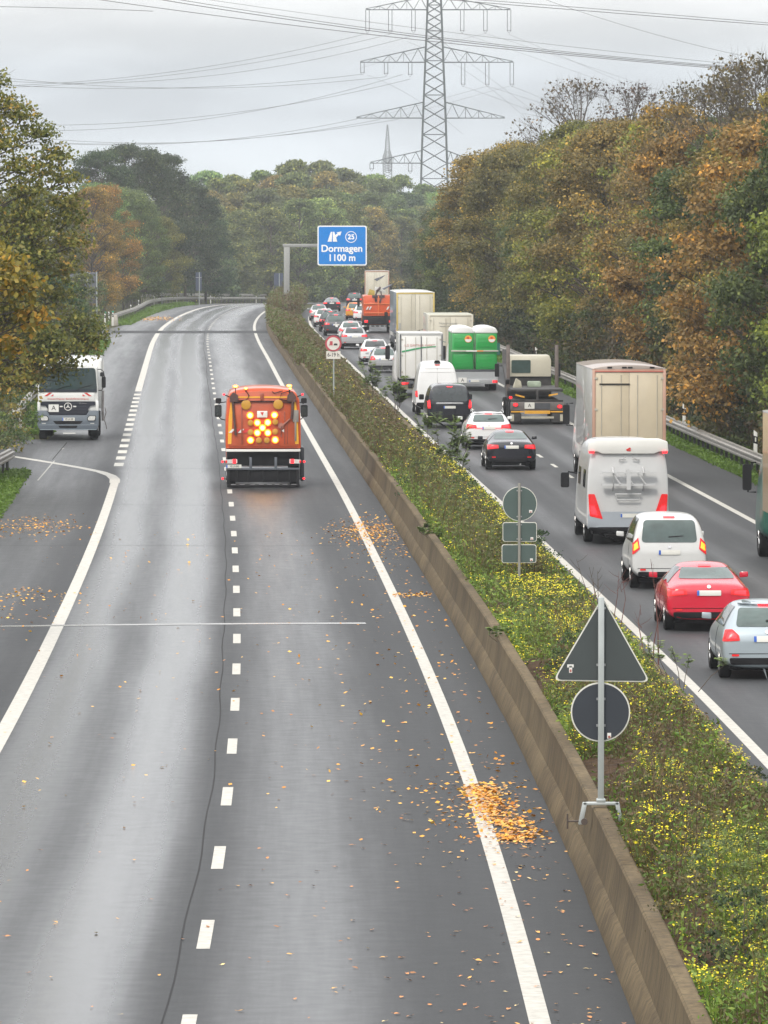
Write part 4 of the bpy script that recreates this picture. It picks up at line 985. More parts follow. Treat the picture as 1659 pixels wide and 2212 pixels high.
# lit orange corners on the people carrier
# ---- vans
def van(label, D, off, body, W, H, L, glass, zw0, zw1, lamps, black=False, windows=True, name='van', bumper=BLACK):
    r = empty(name); h = W/2
    st = [(0,h*.95,.38,.72,h*.93,H*.55),(.03,h*.98,.34,.90,h*.93,H*.72),(.06,h*.99,.32,1.0,h*.91,H*.85),(.12,h,.30,1.05,h*.86,H*.955),(.28,h,.30,1.08,h*.82,H),(1,h,.3,1.1,h*.82,H),(2.4,h,.3,1.1,h*.82,H),(3.7,h,.3,1.1,h*.81,H*.985),(4.1,h,.3,1.08,h*.80,H*.9),(4.6,h,.3,1.05,h*.82,1.25),(L*.94,h*.96,.3,.95,h*.8,1.08),(L,h*.85,.36,.7,h*.74,.84)]
    bo, bv = loft('body', st, body, r)
    if windows: patch('rear_window', rpoly([(-h*.80,zw0),(h*.80,zw0),(h*.74,zw1),(-h*.74,zw1)], .10), glass, r, bv, 'rear')
    for sd in ('left','right'):
        patch('side_window', rpoly([(3.1,1.2),(4.25,1.15),(3.85,min(H*.86,1.95)),(3.1,min(H*.86,1.95))], .08), GLASS, r, bv, sd, rings=5)
        if black:
            patch('side_window', rpoly([(.45,1.2),(2.9,1.2),(2.9,H*.87),(.5,H*.87)], .08), GLASS, r, bv, sd, rings=5)
    for s in (-1,1):
        q = [(s*h*a, z) for a, z in lamps]; q = q if s > 0 else q[::-1]
        t_ = patch('tail_lamp', rpoly(q, .02), REDDIM, r, bv, 'rear', off=.012, rings=4)
        cx_ = sum(p[0] for p in q)/len(q); cz_ = sum(p[1] for p in q)/len(q)
        patch('lamp_core', [(cx_+(p[0]-cx_)*.7, cz_+(p[1]-cz_)*.6) for p in q], REDL, t_, bv, 'rear', off=.017, rings=3)
        wheel(r, s*(h-.14), .95, .35, .23); wheel(r, s*(h-.14), L-.95, .35, .23)
        b = MB(); b.box(s*(h-.02) if s > 0 else -(h+.20), h+.20 if s > 0 else -(h-.02), 4.0, 4.12, 1.12, 1.36); b.build('side_mirror', BLACK, r, bevel=.04)
    patch('bumper', rpoly([(-h*.93,.36),(h*.93,.36),(h*.95,.60),(-h*.95,.60)], .05), bumper, r, bv, 'rear', off=.03, rings=4)
    pz = .92 if black else .72
    pp = patch('licence_plate', rrect(-.26,.26,pz-.055,pz+.055,.01,1), PLATE, r, bv, 'rear', off=.02, rings=2)
    patch('country_band', rrect(-.26,-.21,pz-.052,pz+.052,.004,1), PLBLUE, pp, bv, 'rear', off=.024, rings=2)
    if black: patch('chrome_strip', rpoly([(-h*.62,1.07),(h*.62,1.07),(h*.58,1.13),(-h*.58,1.13)], .02), CHROME, r, bv, 'rear', off=.02, rings=2)
    else:
        b = MB(); b.box(-.008,.008,-.03,.2,.65,H*.86); 
        patch('door_seam', rrect(-.008,.008,.62,H*.88,.002,1), mat('seam_dark', (.10,.10,.10), .6), r, bv, 'rear', off=.004, rings=1)
        for z in (H*.80, H*.87):
            patch('pressed_crease', rpoly([(-h*.80,z),(h*.80,z),(h*.78,z+.015),(-h*.78,z+.015)], .004), mat('seam_light', (.34,.34,.34), .5), r, bv, 'rear', off=.004, rings=1)
    patch('brake_light', rrect(-.12,.12,H*.93,H*.945,.006,1), REDDIM if not black else REDL, r, bv, 'rear', off=.02, rings=2)
    b = MB(); b.box(-h*.78,h*.78,.35,L-.4,.26,.34); b.build('underbody', BLACK, r)
    place(r, D, off, L); tag(r, label, 'van')
    return r, bv
rv, bvv = van('black people van with white roof reflection and upright red lamps', 256, 6.25, BLK, 1.95, 1.92, 5.1, GLASS, 1.18, 1.74, [(.84,.86),(.97,.86),(.97,1.24),(.87,1.24)], black=True)
rw, bvw = van('high roofed white panel van between the box lorry and black van', 272, 6.4, WHT, 2.0, 2.48, 5.6, GLASS, 1.3, 1.8, [(.90,.85),(.985,.85),(.98,1.15),(.92,1.15)], windows=False)
b = MB(); b.prism(rpoly([(-.16,2.44),(.16,2.44),(.09,2.54),(-.09,2.54)], .03), .06, .3); b.build('rear_camera', BLACK, rw)
# ---- motorhome
r = empty('motorhome'); h = 1.16
st = [(0,h*.96,.42,.9,h*.97,1.7),(.03,h*.99,.34,1.0,h*.98,2.2),(.06,h,.32,1.1,h*.97,2.62),(.14,h,.32,1.1,h*.95,2.86),(.35,h,.32,1.1,h*.93,2.92),(1.5,h,.32,1.1,h*.93,2.90),(3.5,h,.32,1.1,h*.93,2.88),(5.2,h,.32,1.1,h*.92,2.86),(5.9,h*.97,.32,1.1,h*.86,2.6),(6.3,h*.93,.32,1.1,h*.8,1.95),(6.9,h*.88,.34,1.0,h*.7,1.25),(7.2,h*.8,.4,.8,h*.65,1.0)]
MHB = paint('motorhome_white', (.50,.51,.52), rough=.35, dirt=.05)
bo, bv = loft('body', st, MHB, r)
b = MB(); b.prism([(-1.13,2.60),(-1.10,2.88),(-.85,2.965),(.85,2.965),(1.10,2.88),(1.13,2.60),(.86,2.60),(.72,2.54),(-.72,2.54),(-.86,2.60)], -.06, .10); b.build('roof_spoiler', WHITEP, r, bevel=.03)
patch('rear_skirt', rpoly([(-1.1,.46),(1.1,.46),(1.12,.86),(.7,.93),(-.7,.93),(-1.12,.86)], .06), paint('bluish_silver', (.38,.42,.47), metal=.3), r, bv, 'rear', off=.04)
patch('bumper', rpoly([(-1.05,.36),(1.05,.36),(1.08,.5),(-1.08,.5)], .04), BLACK, r, bv, 'rear', off=.05)
for s in (-1, 1):
    q = [(s*.70,.72),(s*1.06,.80),(s*1.10,1.42),(s*.93,1.42)]
    t_ = patch('tail_lamp', rpoly(q if s > 0 else q[::-1], .03), REDDIM, r, bv, 'rear', off=.045)
    patch('lamp_core', rpoly([(s*.84,.82),(s*1.03,.86),(s*1.05,1.1),(s*.93,1.1)] if s > 0 else [(s*.93,1.1),(s*1.05,1.1),(s*1.03,.86),(s*.84,.82)], .02), REDL, t_, bv, 'rear', off=.055)
    b = MB(); b.box(s*1.02-.07, s*1.02+.07, -.09, -.05, 2.55, 2.62); b.build('clearance_lamp', REDL, r, bevel=.01)
    wheel(r, s*1.0, 1.75, .34, .24); wheel(r, s*1.0, 5.75, .34, .24)
    for yy, wd_ in ((1.2,.9),(3.3,1.1)):
        patch('side_window', rrect(yy, yy+wd_, 1.55, 2.05, .08, 3), GLASS, r, bv, 'left' if s < 0 else 'right', rings=4)
    b = MB(); b.tube([(s*1.0,6.0,1.75),(s*1.3,5.95,1.8),(s*1.38,5.95,1.6)], .025, 6); b.prism(rrect(s*1.4-.12,s*1.4+.12,1.35,1.78,.05,3), 5.9, 6.0); b.build('side_mirror', BLACK, r)
br = MB()
for z in (1.66, 2.00):
    br.box(-.74,.74,-.30,-.24,z,z+.05); br.box(-.74,.74,-.20,-.14,z,z+.05)
br.box(-.06,.06,-.33,-.22,1.55,2.12)
for x in (-.42,.42): br.tube([(x,0.02,2.16),(x,-.3,2.02),(x,-.3,1.66),(x,.02,1.5)], .022, 6)
for x in (-.35,0,.35): br.tube([(x-.12,-.26,2.05),(x+.12,-.3,1.7)], .02, 6)
br.tube([(-.36,-.12,1.42),(.36,-.12,1.42),(.30,-.12,1.26),(-.30,-.12,1.26),(-.36,-.12,1.42)], .022, 6)
br.build('bicycle_carrier', paint('carrier_alu', (.58,.59,.60), metal=.3), r, bevel=0)
for x, a in ((-.16,.3),(.22,-.25)):
    b = MB(); b.add([(x-.10,-.075,2.38-a*.2),(x+.10,-.075,2.38+a*.2),(x+.10,-.075,2.40+a*.2),(x-.10,-.075,2.40-a*.2)],[(0,1,2,3)])
    b.box(x-.1,x+.1,-.04,-.02,2.36,2.385); b.build('grab_handle', CHROME, r)
MARK = MB(); MARK.prism([(-.06,2.66),(.05,2.72),(.08,2.68),(-.03,2.62)], -.075, -.062); MARK.prism([(-.03,2.62),(.08,2.66),(.06,2.61)], -.075, -.062); MARK.build('red_badge', REDINK, r)
plate(r, .05, .82, -.06)
b = MB(); b.box(-.95,.95,.4,6.6,.28,.36); b.build('underbody', BLACK, r)
place(r, 163.5, 7.2, 7); tag(r, 'tall white motorhome with empty bicycle carrier on its rear wall', 'motorhome')
# ---- box trailers
def box_lorry(label, D, off, W, z0, z1, L, door, frame, side, roof, name='box_lorry', cab=paint('cab_white', (.6,.6,.6)), cabh=3.0, rounded=False, details='std', lampz=1.0, mirrors=True, chz=1.0, top_bulge=0.0, cat='lorry', tractor=True, fz=.10):
    r = empty(name); h = W/2
    b = MB(); b.box(-h, h, .06, L, z0, z1); b.build('cargo_box', side, r, bevel=.03)
    b = MB(); b.box(-h-.01, -h+.10, 0, .09, z0, z1); b.box(h-.10, h+.01, 0, .09, z0, z1); b.box(-h+.10, h-.10, 0, .09, z1-fz, z1+.005); b.box(-h+.10, h-.10, 0, .09, z0, z0+fz*.9)
    b.build('rear_frame', frame, r, bevel=.012)
    for s in (-1, 1):
        b = MB(); b.box(min(0.006*s, s*(h-.105)), max(0.006*s, s*(h-.105)), .02, .055, z0+fz*.9+.005, z1-fz-.005); d_ = b.build('rear_door', door, r, bevel=.008)
        b = MB(); b.tube([(s*.28,.0,z0+.15),(s*.28,.0,z1-.2)], .014, 6); b.tube([(s*(h-.3),.0,z0+.15),(s*(h-.3),.0,z1-.2)], .014, 6)
        b.build('lock_rod', mat('pale_rod', (.42,.40,.34), .5), d_)
        b = MB()
        for z in (z0+.3, (z0+z1)/2, z1-.35): b.box(s*(h-.12)-.05, s*(h-.12)+.05, -.012, .02, z, z+.07)
        b.build('hinge', mat('pale_rod', (.42,.40,.34), .5), d_)
    if roof:
        b = MB(); n = 8; poly = [(-h-.02, z1)] + [(-h + 2*h*k/n, z1 + .02 + top_bulge*math.sin(math.pi*k/n)**.7) for k in range(n+1)] + [(h+.02, z1)]
        b.prism(poly, -.01, L); b.build('roof', roof, r, bevel=.01)
    # chassis
    b = MB(); b.box(-.45,-.32,.1,L,chz-.15,z0-.01); b.box(.32,.45,.1,L,chz-.15,z0-.01); b.box(-h*.96,h*.96,.05,.15,.48,.62); b.box(-.42,-.34,.1,.2,.6,z0-.05); b.box(.34,.42,.1,.2,.6,z0-.05)
    for yy in (L*.3, L*.5, L*.7): b.box(-h*.9,h*.9,yy,yy+.06,z0-.12,z0-.01)
    b.build('chassis', BLACK, r, bevel=.01)
    b = MB(); b.box(-h*.97, h*.97, .0, .08, lampz-.14, lampz+.06); lb = b.build('lamp_bar', GREYM, r, bevel=.01)
    for s in (-1, 1):
        b = MB(); b.box(s*(h-.28)-.20, s*(h-.28)+.20, -.03, 0, lampz-.10, lampz+.02); t_ = b.build('tail_lamp', REDDIM, r, bevel=.012)
        b = MB(); b.box(s*(h-.20)-.08, s*(h-.20)+.08, -.045, -.028, lampz-.09, lampz+.01); b.build('lamp_core', REDL, t_, bevel=.008)
        nax = 3 if L > 10 else 2
        for k in range(nax): wheel(r, s*(h-.20), 1.6+1.3*k if L > 10 else 1.5+1.2*k, .5, .32)
        b = MB(); b.box(s*(h-.2)-.2, s*(h-.2)+.2, .9, .93, .3, .95); b.build('mudflap', BLACK, r)
        b = MB(); b.box(min(s*(h-.06), s*(h-.02)), max(s*(h-.06), s*(h-.02)), 5.5 if L > 10 else 3.6, L-1.5, .5, .95); b.build('side_guard', GREYM, r, bevel=.01)
    if tractor:
        y0 = L + .5
        st2 = [(y0,1.2,.6,1.4,1.18,cabh),(y0+.1,1.23,.5,1.5,1.18,cabh+.1),(y0+1.2,1.24,.45,1.5,1.15,cabh+.1),(y0+1.9,1.24,.4,1.5,1.12,cabh-.1),(y0+2.15,1.2,.4,1.3,1.1,cabh-.8),(y0+2.25,1.1,.45,1.0,1.05,1.6)]
        c_, bvc = loft('cab', st2, cab, r, sub=1)
        for s in (-1, 1):
            wheel(r, s*1.05, y0+1.2, .5, .3)
            b = MB(); b.tube([(s*1.2,y0+1.9,2.5),(s*1.42,y0+1.9,2.5),(s*1.42,y0+1.9,1.7),(s*1.2,y0+1.9,1.7)], .022, 6); b.prism(rrect(s*1.45-.12,s*1.45+.12,1.75,2.45,.05,3), y0+1.85, y0+1.95); b.build('side_mirror', BLACK, r)
    place(r, D, off, L); tag(r, label, cat, None)
    return r
BEIGE = paint('beige_panel', (.52,.45,.33), rough=.5, dirt=.07)
CREAM = paint('cream_panel', (.56,.53,.44), rough=.45, dirt=.06)
DUSTR = paint('dusty_red', (.46,.13,.10), rough=.5, dirt=.1)
DUSTP = paint('dusty_pink', (.46,.28,.21), rough=.5, dirt=.1)
CURT = paint('grey_curtain', (.42,.42,.40), rough=.6, dirt=.08)
ROOFB = paint('dusty_roof', (.33,.28,.25), rough=.7, dirt=.12)
r = box_lorry('big beige box trailer with red edged doors ahead of the motorhome', 200.5, 9.9, 2.5, 1.18, 4.0, 8.6, BEIGE, DUSTP, CURT, ROOFB, top_bulge=.12, name='box_trailer')
b = MB(); b.box(-1.17,1.17,-.012,-.002,3.90,3.94); b.box(-1.2,1.2,-.012,-.002,1.19,1.24); b.build('red_edge_strip', DUSTR, r)
b = MB(); b.box(-1.02,.02,-.02,.012,3.47,3.51); b.build('door_slot', BLACK, r)
b = MB()
for x in (-.75,-.25,-.05,.7): b.box(x,x+.16,-.03,.05,4.03,4.08)
b.build('roof_strap', BLACK, r)
b = MB(); b.box(-.95,-.70,-.01,.015,1.33,1.45); b.build('blue_sticker', mat('blue_sticker', (.10,.20,.45), .5), r)
b = MB(); b.box(-.68,-.55,-.01,.015,1.33,1.62); b.build('brown_sticker', mat('brown_sticker', (.35,.22,.10), .5), r)
b = MB(); b.disc(.45,-.01,.015,1.48,.17); b.build('grey_sticker', mat('grey_sticker', (.36,.36,.34), .5), r)
r = box_lorry('tall white trailer with yellow edged doors in front of the orange lorry', 395, 10.15, 2.55, 1.2, 4.0, 13.4, CREAM, paint('yellow_edge', (.55,.42,.12), rough=.5), paint('blue_grey_curtain', (.16,.20,.25), rough=.6), paint('white_roof', (.72,.72,.70), rough=.5), top_bulge=.07, name='box_trailer', lampz=.95)
b = MB(); b.box(-1.15,-.5,-.04,.0,.62,.76); b.box(.62,1.15,-.04,.0,.62,.76); b.build('warning_board', mat('amber_board', (.65,.33,.03), .5), r)
b = MB(); b.box(-1.12,-.98,-.01,.015,1.55,1.95); b.build('sticker', mat('grey_sticker', (.36,.36,.34), .5), r)
r = box_lorry('low cream box lorry behind the green toilets', 335, 9.85, 2.55, 1.0, 3.55, 7.4, CREAM, CREAM, CREAM, paint('cream_roof', (.50,.50,.40), rough=.6), top_bulge=.0, cabh=2.6)
b = MB(); b.box(-.62,.60,-.012,.012,2.90,2.915); b.build('rail_strip', mat('seam_light', (.34,.34,.34), .5), r)
text('lettering', 'Nutzfahrzeuge', .16, mat('grey_lettering', (.30,.30,.28), .5), r, (-.15, .012, 3.06), sx=1.1)
r = box_lorry('cream trailer farthest away, above the orange suction lorry', 618, 11.6, 2.55, 1.2, 4.15, 13.4, CREAM, DUSTP, CREAM, ROOFB, top_bulge=.03, name='box_trailer')
b = MB(); b.prism([(-.3,3.3),(.9,3.75),(.55,3.45),(.0,3.1)], -.01, .015); b.build('grey_flash', mat('grey_flash', (.12,.13,.16), .5), r)
# white refrigerated box lorry in the fast lane
r = box_lorry('white box lorry with red lettering and green stripe behind the white van', 298, 6.7, 2.2, .95, 3.25, 5.0, WHITEP, paint('light_edge', (.45,.46,.46)), WHITEP, WHITEP, lampz=.75, cabh=2.3)
b = MB(); b.prism([(-.98,2.28),(-.3,2.42),(.1,2.5),(.75,2.56),(.75,2.60),(.1,2.56),(-.3,2.50),(-.98,2.36)], -.004, .012); b.build('green_stripe', mat('green_foil', (.04,.32,.13), .4), r)
text('lettering', 'ILG GÄRTNER MARKT', .165, mat('faded_red_foil', (.52,.20,.17), .5), r, (-.08,.006,2.63), sx=.95)
b = MB(); b.box(-.02,.02,-.03,.0,1.1,3.1); b.box(-1.08,-1.03,-.03,.02,1.0,3.2); b.box(1.03,1.08,-.03,.02,1.0,3.2); b.build('door_post', GREYM, r)
b = MB(); b.box(-1.0,-.3,-.05,0,.40,.62); b.box(.3,1.0,-.05,0,.40,.62); b.build('step', mat('olive_step', (.16,.15,.09), .6), r)
# beige truck at the right picture edge
r = box_lorry('timber coloured box lorry with green cab cut off by the right picture edge', 147, 11.5, 2.5, 1.3, 3.95, 9.0, paint('timber_beige', (.50,.33,.15), rough=.5), paint('timber_frame', (.48,.32,.16)), paint('timber_side', (.5,.34,.17), rough=.5), paint('timber_roof', (.45,.42,.36)), cab=paint('cab_green', (.02,.11,.08)), cabh=3.0, top_bulge=.1)
b = MB(); b.box(-1.25,1.25,-.03,.05,1.16,1.30); b.build('sill_beam', mat('dark_green_beam', (.015,.06,.045), .5), r)
b = MB(); b.box(-1.25,-.7,-.06,.05,.55,1.12); b.box(.7,1.25,-.06,.05,.55,1.12); b.build('rear_wing', mat('maroon_wing', (.09,.03,.03), .5), r)
# ---------------------------------------------------------------- road sweeper
ORG = paint('municipal_orange', (.60,.088,.018), rough=.35, dirt=.10)
ORGD = paint('worn_orange', (.44,.075,.022), rough=.5, dirt=.25)
YELO = mat('yellow_reflex', (.78,.40,.03), .4, var=.06)
r = empty('street_sweeper')
b = MB(); arc = [(-1.27,1.34),(1.27,1.34),(1.27,2.2),(1.22,3.0),(1.13,3.20)] + [(1.13*math.cos(R(a)), 3.20+.20*math.sin(R(a))) for a in range(15,180,15)] + [(-1.13,3.20),(-1.22,3.0),(-1.27,2.2)]
b.prism(arc, .10, 4.2); b.build('hopper', ORG, r, bevel=.035, seg=3)
ins = [(-1.17,1.42),(1.17,1.42),(1.17,2.2),(1.11,2.98)] + [(1.03*math.cos(R(a)), 3.12+.17*math.sin(R(a))) for a in range(10,180,17)] + [(-1.11,2.98),(-1.17,2.2)]
b = MB(); b.prism(ins, .02, .10); b.build('tailgate', ORGD, r, bevel=.015)
b = MB(); b.box(-1.26,1.26,-.02,.10,1.24,1.32); b.build('white_edge_beam', WHITEP, r, bevel=.01)
b = MB()
for s in (-1, 1): b.prism(rpoly([(s*1.20,1.50),(s*1.08,1.50),(s*1.03,2.95),(s*1.10,2.95),(s*1.17,2.4)], .02), .005, .022)
b.prism([(-.86,3.06),(.86,3.06),(.84,3.11),(-.84,3.11)], .003, .022); b.build('yellow_reflective_trim', YELO, r)
b = MB()
for (x0, x1, z0, z1) in ((-.75,-.71,1.5,2.75),(.70,.74,1.5,2.6),(-1.15,1.15,2.93,2.99),(-.10,.02,2.93,3.22),(-.72,-.69,1.5,2.5),(.80,.83,1.5,2.3)): b.box(x0,x1,-.015,.03,z0,z1)
b.build('stiffening_rib', mat('dark_orange_rib', (.28,.06,.03), .5, var=.2), r, bevel=.008)
b = MB()
b.tube([(-1.05,-.05,3.12),(-1.0,-.05,2.55),(-.96,-.05,2.1),(-.93,-.03,1.8)], .045, 8); b.build('hydraulic_arm', mat('dark_rust', (.075,.035,.03), .55, var=.3), r); b = MB(); b.tube([(1.0,-.05,3.12),(.98,-.05,2.55),(.96,-.05,2.35)], .05, 8)
b.build('hydraulic_arm', mat('dark_rust', (.075,.035,.03), .55, var=.3), r)
for q_ in (0,):
    b = MB(); b.prism(rpoly([(-1.12,2.92),(-.84,2.95),(-.86,3.16),(-1.02,3.26),(-1.14,3.1)], .03), -.10, .06); b.build('arm_joint', mat('dark_rust', (.075,.035,.03), .55, var=.3), r); b = MB(); b.prism(rpoly([(1.08,2.92),(.80,2.95),(.82,3.16),(.98,3.30),(1.12,3.1)], .03), -.10, .06)
b.build('arm_joint', mat('dark_rust', (.075,.035,.03), .55, var=.3), r)
b = MB(); b.tube([(-.98,-.06,2.95),(-.55,-.05,3.0),(-.48,-.04,3.15),(-.6,-.03,3.33)], .016, 6); b.tube([(.98,-.06,2.95),(.55,-.05,3.02),(.62,-.04,3.22),(.9,-.03,3.3)], .016, 6); b.tube([(.30,-.03,3.28),(.38,-.03,3.22),(.5,-.03,3.26),(.66,-.03,3.3)], .015, 6)
b.tube([(-1.05,-.04,2.9),(-.3,-.04,2.94),(.35,-.04,2.94),(1.05,-.04,2.9)], .015, 6); b.build('hose', BLACK, r)
for x, z in ((-.58,2.83),(.505,2.84)):
    b = MB(); b.disc(x,-.06,0,z,.165,28); d = b.build('warning_lamp_unlit', mat('amber_lens', (.50,.26,.035), .3, var=.1), r, bevel=.01)
GLOW = mat('amber_lamp_lit', (1,.5,.05), .3, emis=(1,.55,.08), estr=7)
HALO = mat('amber_lamp_rim', (.8,.22,.01), .3, emis=(1,.20,.005), estr=1.3)
for x, z in ((-.445,2.47),(.38,2.48),(-.2,2.22),(.15,2.23),(-.026,2.05),(-.2,1.88),(.155,1.88),(-.43,1.63),(.405,1.64)):
    b = MB(); b.disc(x,-.075,-.02,z,.125,24); d = b.build('arrow_board_lamp', HALO, r, bevel=.012)
    b = MB(); b.disc(x,-.095,-.074,z,.080,24); b.build('bulb', GLOW, d, bevel=.008)
for x, z in ((.405,2.25),(.40,1.92),(-.43,2.22),(-.43,1.9),(-.15,1.63),(.12,1.63)):
    b = MB(); b.disc(x,-.06,-.015,z,.10,20); b.build('arrow_board_lamp_off', mat('amber_lens', (.50,.26,.035), .3), r, bevel=.01)
b = MB(); b.box(-.21,.14,-.05,-.02,2.40,2.62); p_ = b.build('information_plate', WHITEP, r, bevel=.006)
b = MB(); b.prism([(-.10,2.58),(.02,2.58),(-.03,2.46)], -.055, -.049); b.build('red_triangle', REDINK, p_)
b = MB()
for x in (-1.17,-.86): b.prism([(x,1.88),(x+.10,1.88),(x+.22,2.01),(x+.12,2.01)], -.01, .018)
b.prism([(.72,1.88),(.62,1.95),(.70,2.01),(.74,2.01)], -.01, .018); b.build('white_warning_stripe', WHITEP, r)
b = MB()
for x in (-1.04,-.73): b.prism([(x,1.88),(x+.16,1.88),(x+.28,2.01),(x+.12,2.01)], -.008, .018)
b.build('red_warning_stripe', REDINK, r)
b = MB(); b.box(1.0,1.2,-.04,.02,2.25,2.65); b.box(1.06,1.12,-.05,.02,1.6,2.3); b.build('control_box', mat('grey_box', (.22,.20,.18), .5, var=.2), r, bevel=.01)
b = MB(); b.tube([(.9,-.05,2.35),(.62,-.05,2.1),(.60,-.05,1.75)], .03, 6); b.disc(.60,-.06,0,2.12,.10); b.build('suction_pipe', mat('pinkish_pipe', (.30,.12,.09), .5, var=.2), r)
for (x, z, w_, h_, off_) in ((-.94,3.45,.10,.05,0),(-.59,3.38,.065,.045,0),(.88,3.47,.10,.05,0),(.91,3.38,.045,.035,0)):
    b = MB(); b.disc(x,.02,.18,z,w_,20,rz=h_); f = b.build('beacon', HALO, r, bevel=.02)
    b = MB(); b.disc(x,.01,.16,z+.004,w_*.72,20,rz=h_*.6); b.build('flash_tube', GLOW, f)
    b = MB(); b.tube([(x,.1,z-h_),(x,.1,3.2)], .015, 6); b.build('beacon_stem', BLACK, f)
# cab in front, wider mirrors
st2 = [(4.4,1.2,.7,1.4,1.18,3.0),(4.5,1.25,.6,1.5,1.18,3.1),(5.6,1.25,.5,1.5,1.15,3.1),(6.2,1.25,.45,1.5,1.12,2.95),(6.45,1.2,.45,1.3,1.1,2.2),(6.55,1.1,.5,1.0,1.05,1.6)]
loft('cab', st2, ORG, r, sub=1)
for s in (-1, 1):
    b = MB(); x = 1.50*s; b.prism(rrect(x-.12,x+.12,2.22,2.64,.05,4), 5.9, 6.05); m_ = b.build('side_mirror', BLACK, r)
    b = MB(); b.prism(rrect(x-.095,x+.095,2.26,2.60,.04,4), 5.885, 5.905); b.build('mirror_glass', GLASS, m_)
    b = MB(); x2 = 1.49*s; b.prism(rrect(x2-.10,x2+.10,2.70,2.88,.04,4), 5.9, 6.0); b.build('mirror_glass', BLACK, m_)
    b = MB(); b.tube([(1.2*s,6,2.75),(1.42*s,5.97,2.72),(1.48*s,5.97,2.68)], .018, 6); b.build('mirror_arm', BLACK, m_); b = MB(); b.tube([(1.2*s,6,2.1),(1.4*s,5.97,2.15),(1.47*s,5.97,2.22)], .018, 6); b.build('mirror_arm', BLACK, m_)
    b = MB(); b.tube([(s*1.15,.1,3.10),(s*1.30,.05,3.16)], .018, 6); b.build('marker_stem', BLACK, r)
    for (mx, mz) in ((1.33,3.18),(1.385,.90),(1.375,.33)):
        b = MB(); b.disc(s*mx,.02,.06,mz,.040,12); b.build('red_marker_lamp', REDL, r, bevel=.008)
        if mz < 2: b = MB(); b.tube([(s*1.22,.1,mz-.02),(s*mx,.06,mz)], .014, 5); b.build('marker_stem', BLACK, r)
    b = MB(); b.prism(rpoly([(s*.88,.84),(s*1.26,.84),(s*1.28,.97),(s*.88,.99)] if s > 0 else [(s*.88,.99),(s*1.28,.97),(s*1.26,.84),(s*.88,.84)], .03), -.02, .06); l_ = b.build('tail_lamp', CLEAR, r)
    b = MB(); b.box(s*.98-.06, s*.98+.06, -.035, -.018, .85, .99); b.build('lamp_core', REDL, l_, bevel=.01)
    b = MB(); b.box(s*1.25-.03, s*1.25+.03, -.035, -.018, .86, .95); b.build('lamp_core', REDDIM, l_, bevel=.01)
    wheel(r, s*1.08, 1.6, .5, .3); wheel(r, s*1.08, 5.7, .5, .3)
b = MB(); b.box(-1.24,1.24,.02,.14,.62,.69); b.box(-.47,-.38,.0,.1,.62,1.05); b.box(.38,.47,.0,.1,.62,1.05); b.build('bumper_beam', mat('slate_grey', (.085,.095,.115), .5), r, bevel=.012)
b = MB(); b.box(-1.22,1.22,.25,4.0,.75,1.26); b.box(-1.2,1.2,.12,.5,.2,.62); b.box(-1.22,-1.12,.0,.4,.06,.6); b.box(1.12,1.22,.0,.4,.06,.6)
for x in (-.9,-.5,.0,.5,.9): b.box(x-.03,x+.03,.02,.12,.2,.6)
b.build('chassis', BLACK, r, bevel=.01)
b = MB(); b.box(-1.23,1.23,-.02,.12,.03,.13); b.build('sweeping_bar', BLACK, r, bevel=.015)
b = MB()
for x in (-1.1,-.8,-.45,-.15,.12,.38,.65,.95): b.box(x,x+.17,-.028,-.018,.125,.14)
b.build('worn_edge', mat('worn_grey', (.35,.35,.36), .5), r)
b = MB(); b.box(1.27,1.40,.9,2.3,.2,1.36); b.build('side_fender', GREYM, r, bevel=.04)
plate(r, -1.0, .745, 0.0, .52, .12, txt='VIE LN 843')
place(r, 199, -2.6, 6.5); tag(r, 'orange street sweeper with a lit cross of nine amber lamps', 'street sweeper')
# ---------------------------------------------------------------- white lorry facing the camera, on the left
r = empty('tank_lorry')
LW = paint('lorry_white', (.66,.67,.66), rough=.35)
SLT = paint('slate_bumper', (.105,.13,.16), rough=.45)
b = MB(); b.prism([(-1.24,1.20),(1.24,1.20),(1.25,2.0),(1.20,3.0),(1.0,3.12),(-1.0,3.12),(-1.20,3.0),(-1.25,2.0)], .06, 2.1); b.build('cab', LW, r, bevel=.05, seg=3)
b = MB(); b.prism(rpoly([(-1.20,1.99),(1.20,1.99),(1.13,2.98),(-1.13,2.98)], .13), .02, .075); ws = b.build('windscreen', mat('lorry_glass', (.030,.050,.055), .05, var=.4, scale=1.5, spec=.9), r)
b = MB(); b.prism(rpoly([(-1.20,1.99),(-1.05,2.0),(-.4,2.0),(.4,2.0),(1.05,2.0),(1.20,1.99),(1.18,2.10),(-1.18,2.10)], .03), .008, .03); b.build('wiper_panel', mat('dark_blue_grey', (.02,.028,.04), .4), ws)
for x in (-.5,.35):
    b = MB(); b.tube([(x,-.0,2.06),(x+.35,.0,2.22),(x+.62,.0,2.26)], .012, 5); b.build('wiper', BLACK, ws)
b = MB(); b.box(-1.1,1.1,.02,.09,1.60,1.96); fp = b.build('front_panel', LW, r, bevel=.015)
for s in (-1, 1):
    b = MB(); b.prism([(s*.98,1.82),(s*.86,1.82),(s*.66,1.96),(s*.78,1.96)], .008, .025); b.prism([(s*.72,1.82),(s*.60,1.82),(s*.60,1.90)], .008, .025); b.build('red_warning_stripe', REDINK, fp)
text('lettering', 'Strassenreinigung / Betriebsflächenreinigung', .098, mat('red_lettering', (.55,.09,.08), .5), fp, (0,.013,1.71), sx=.98)
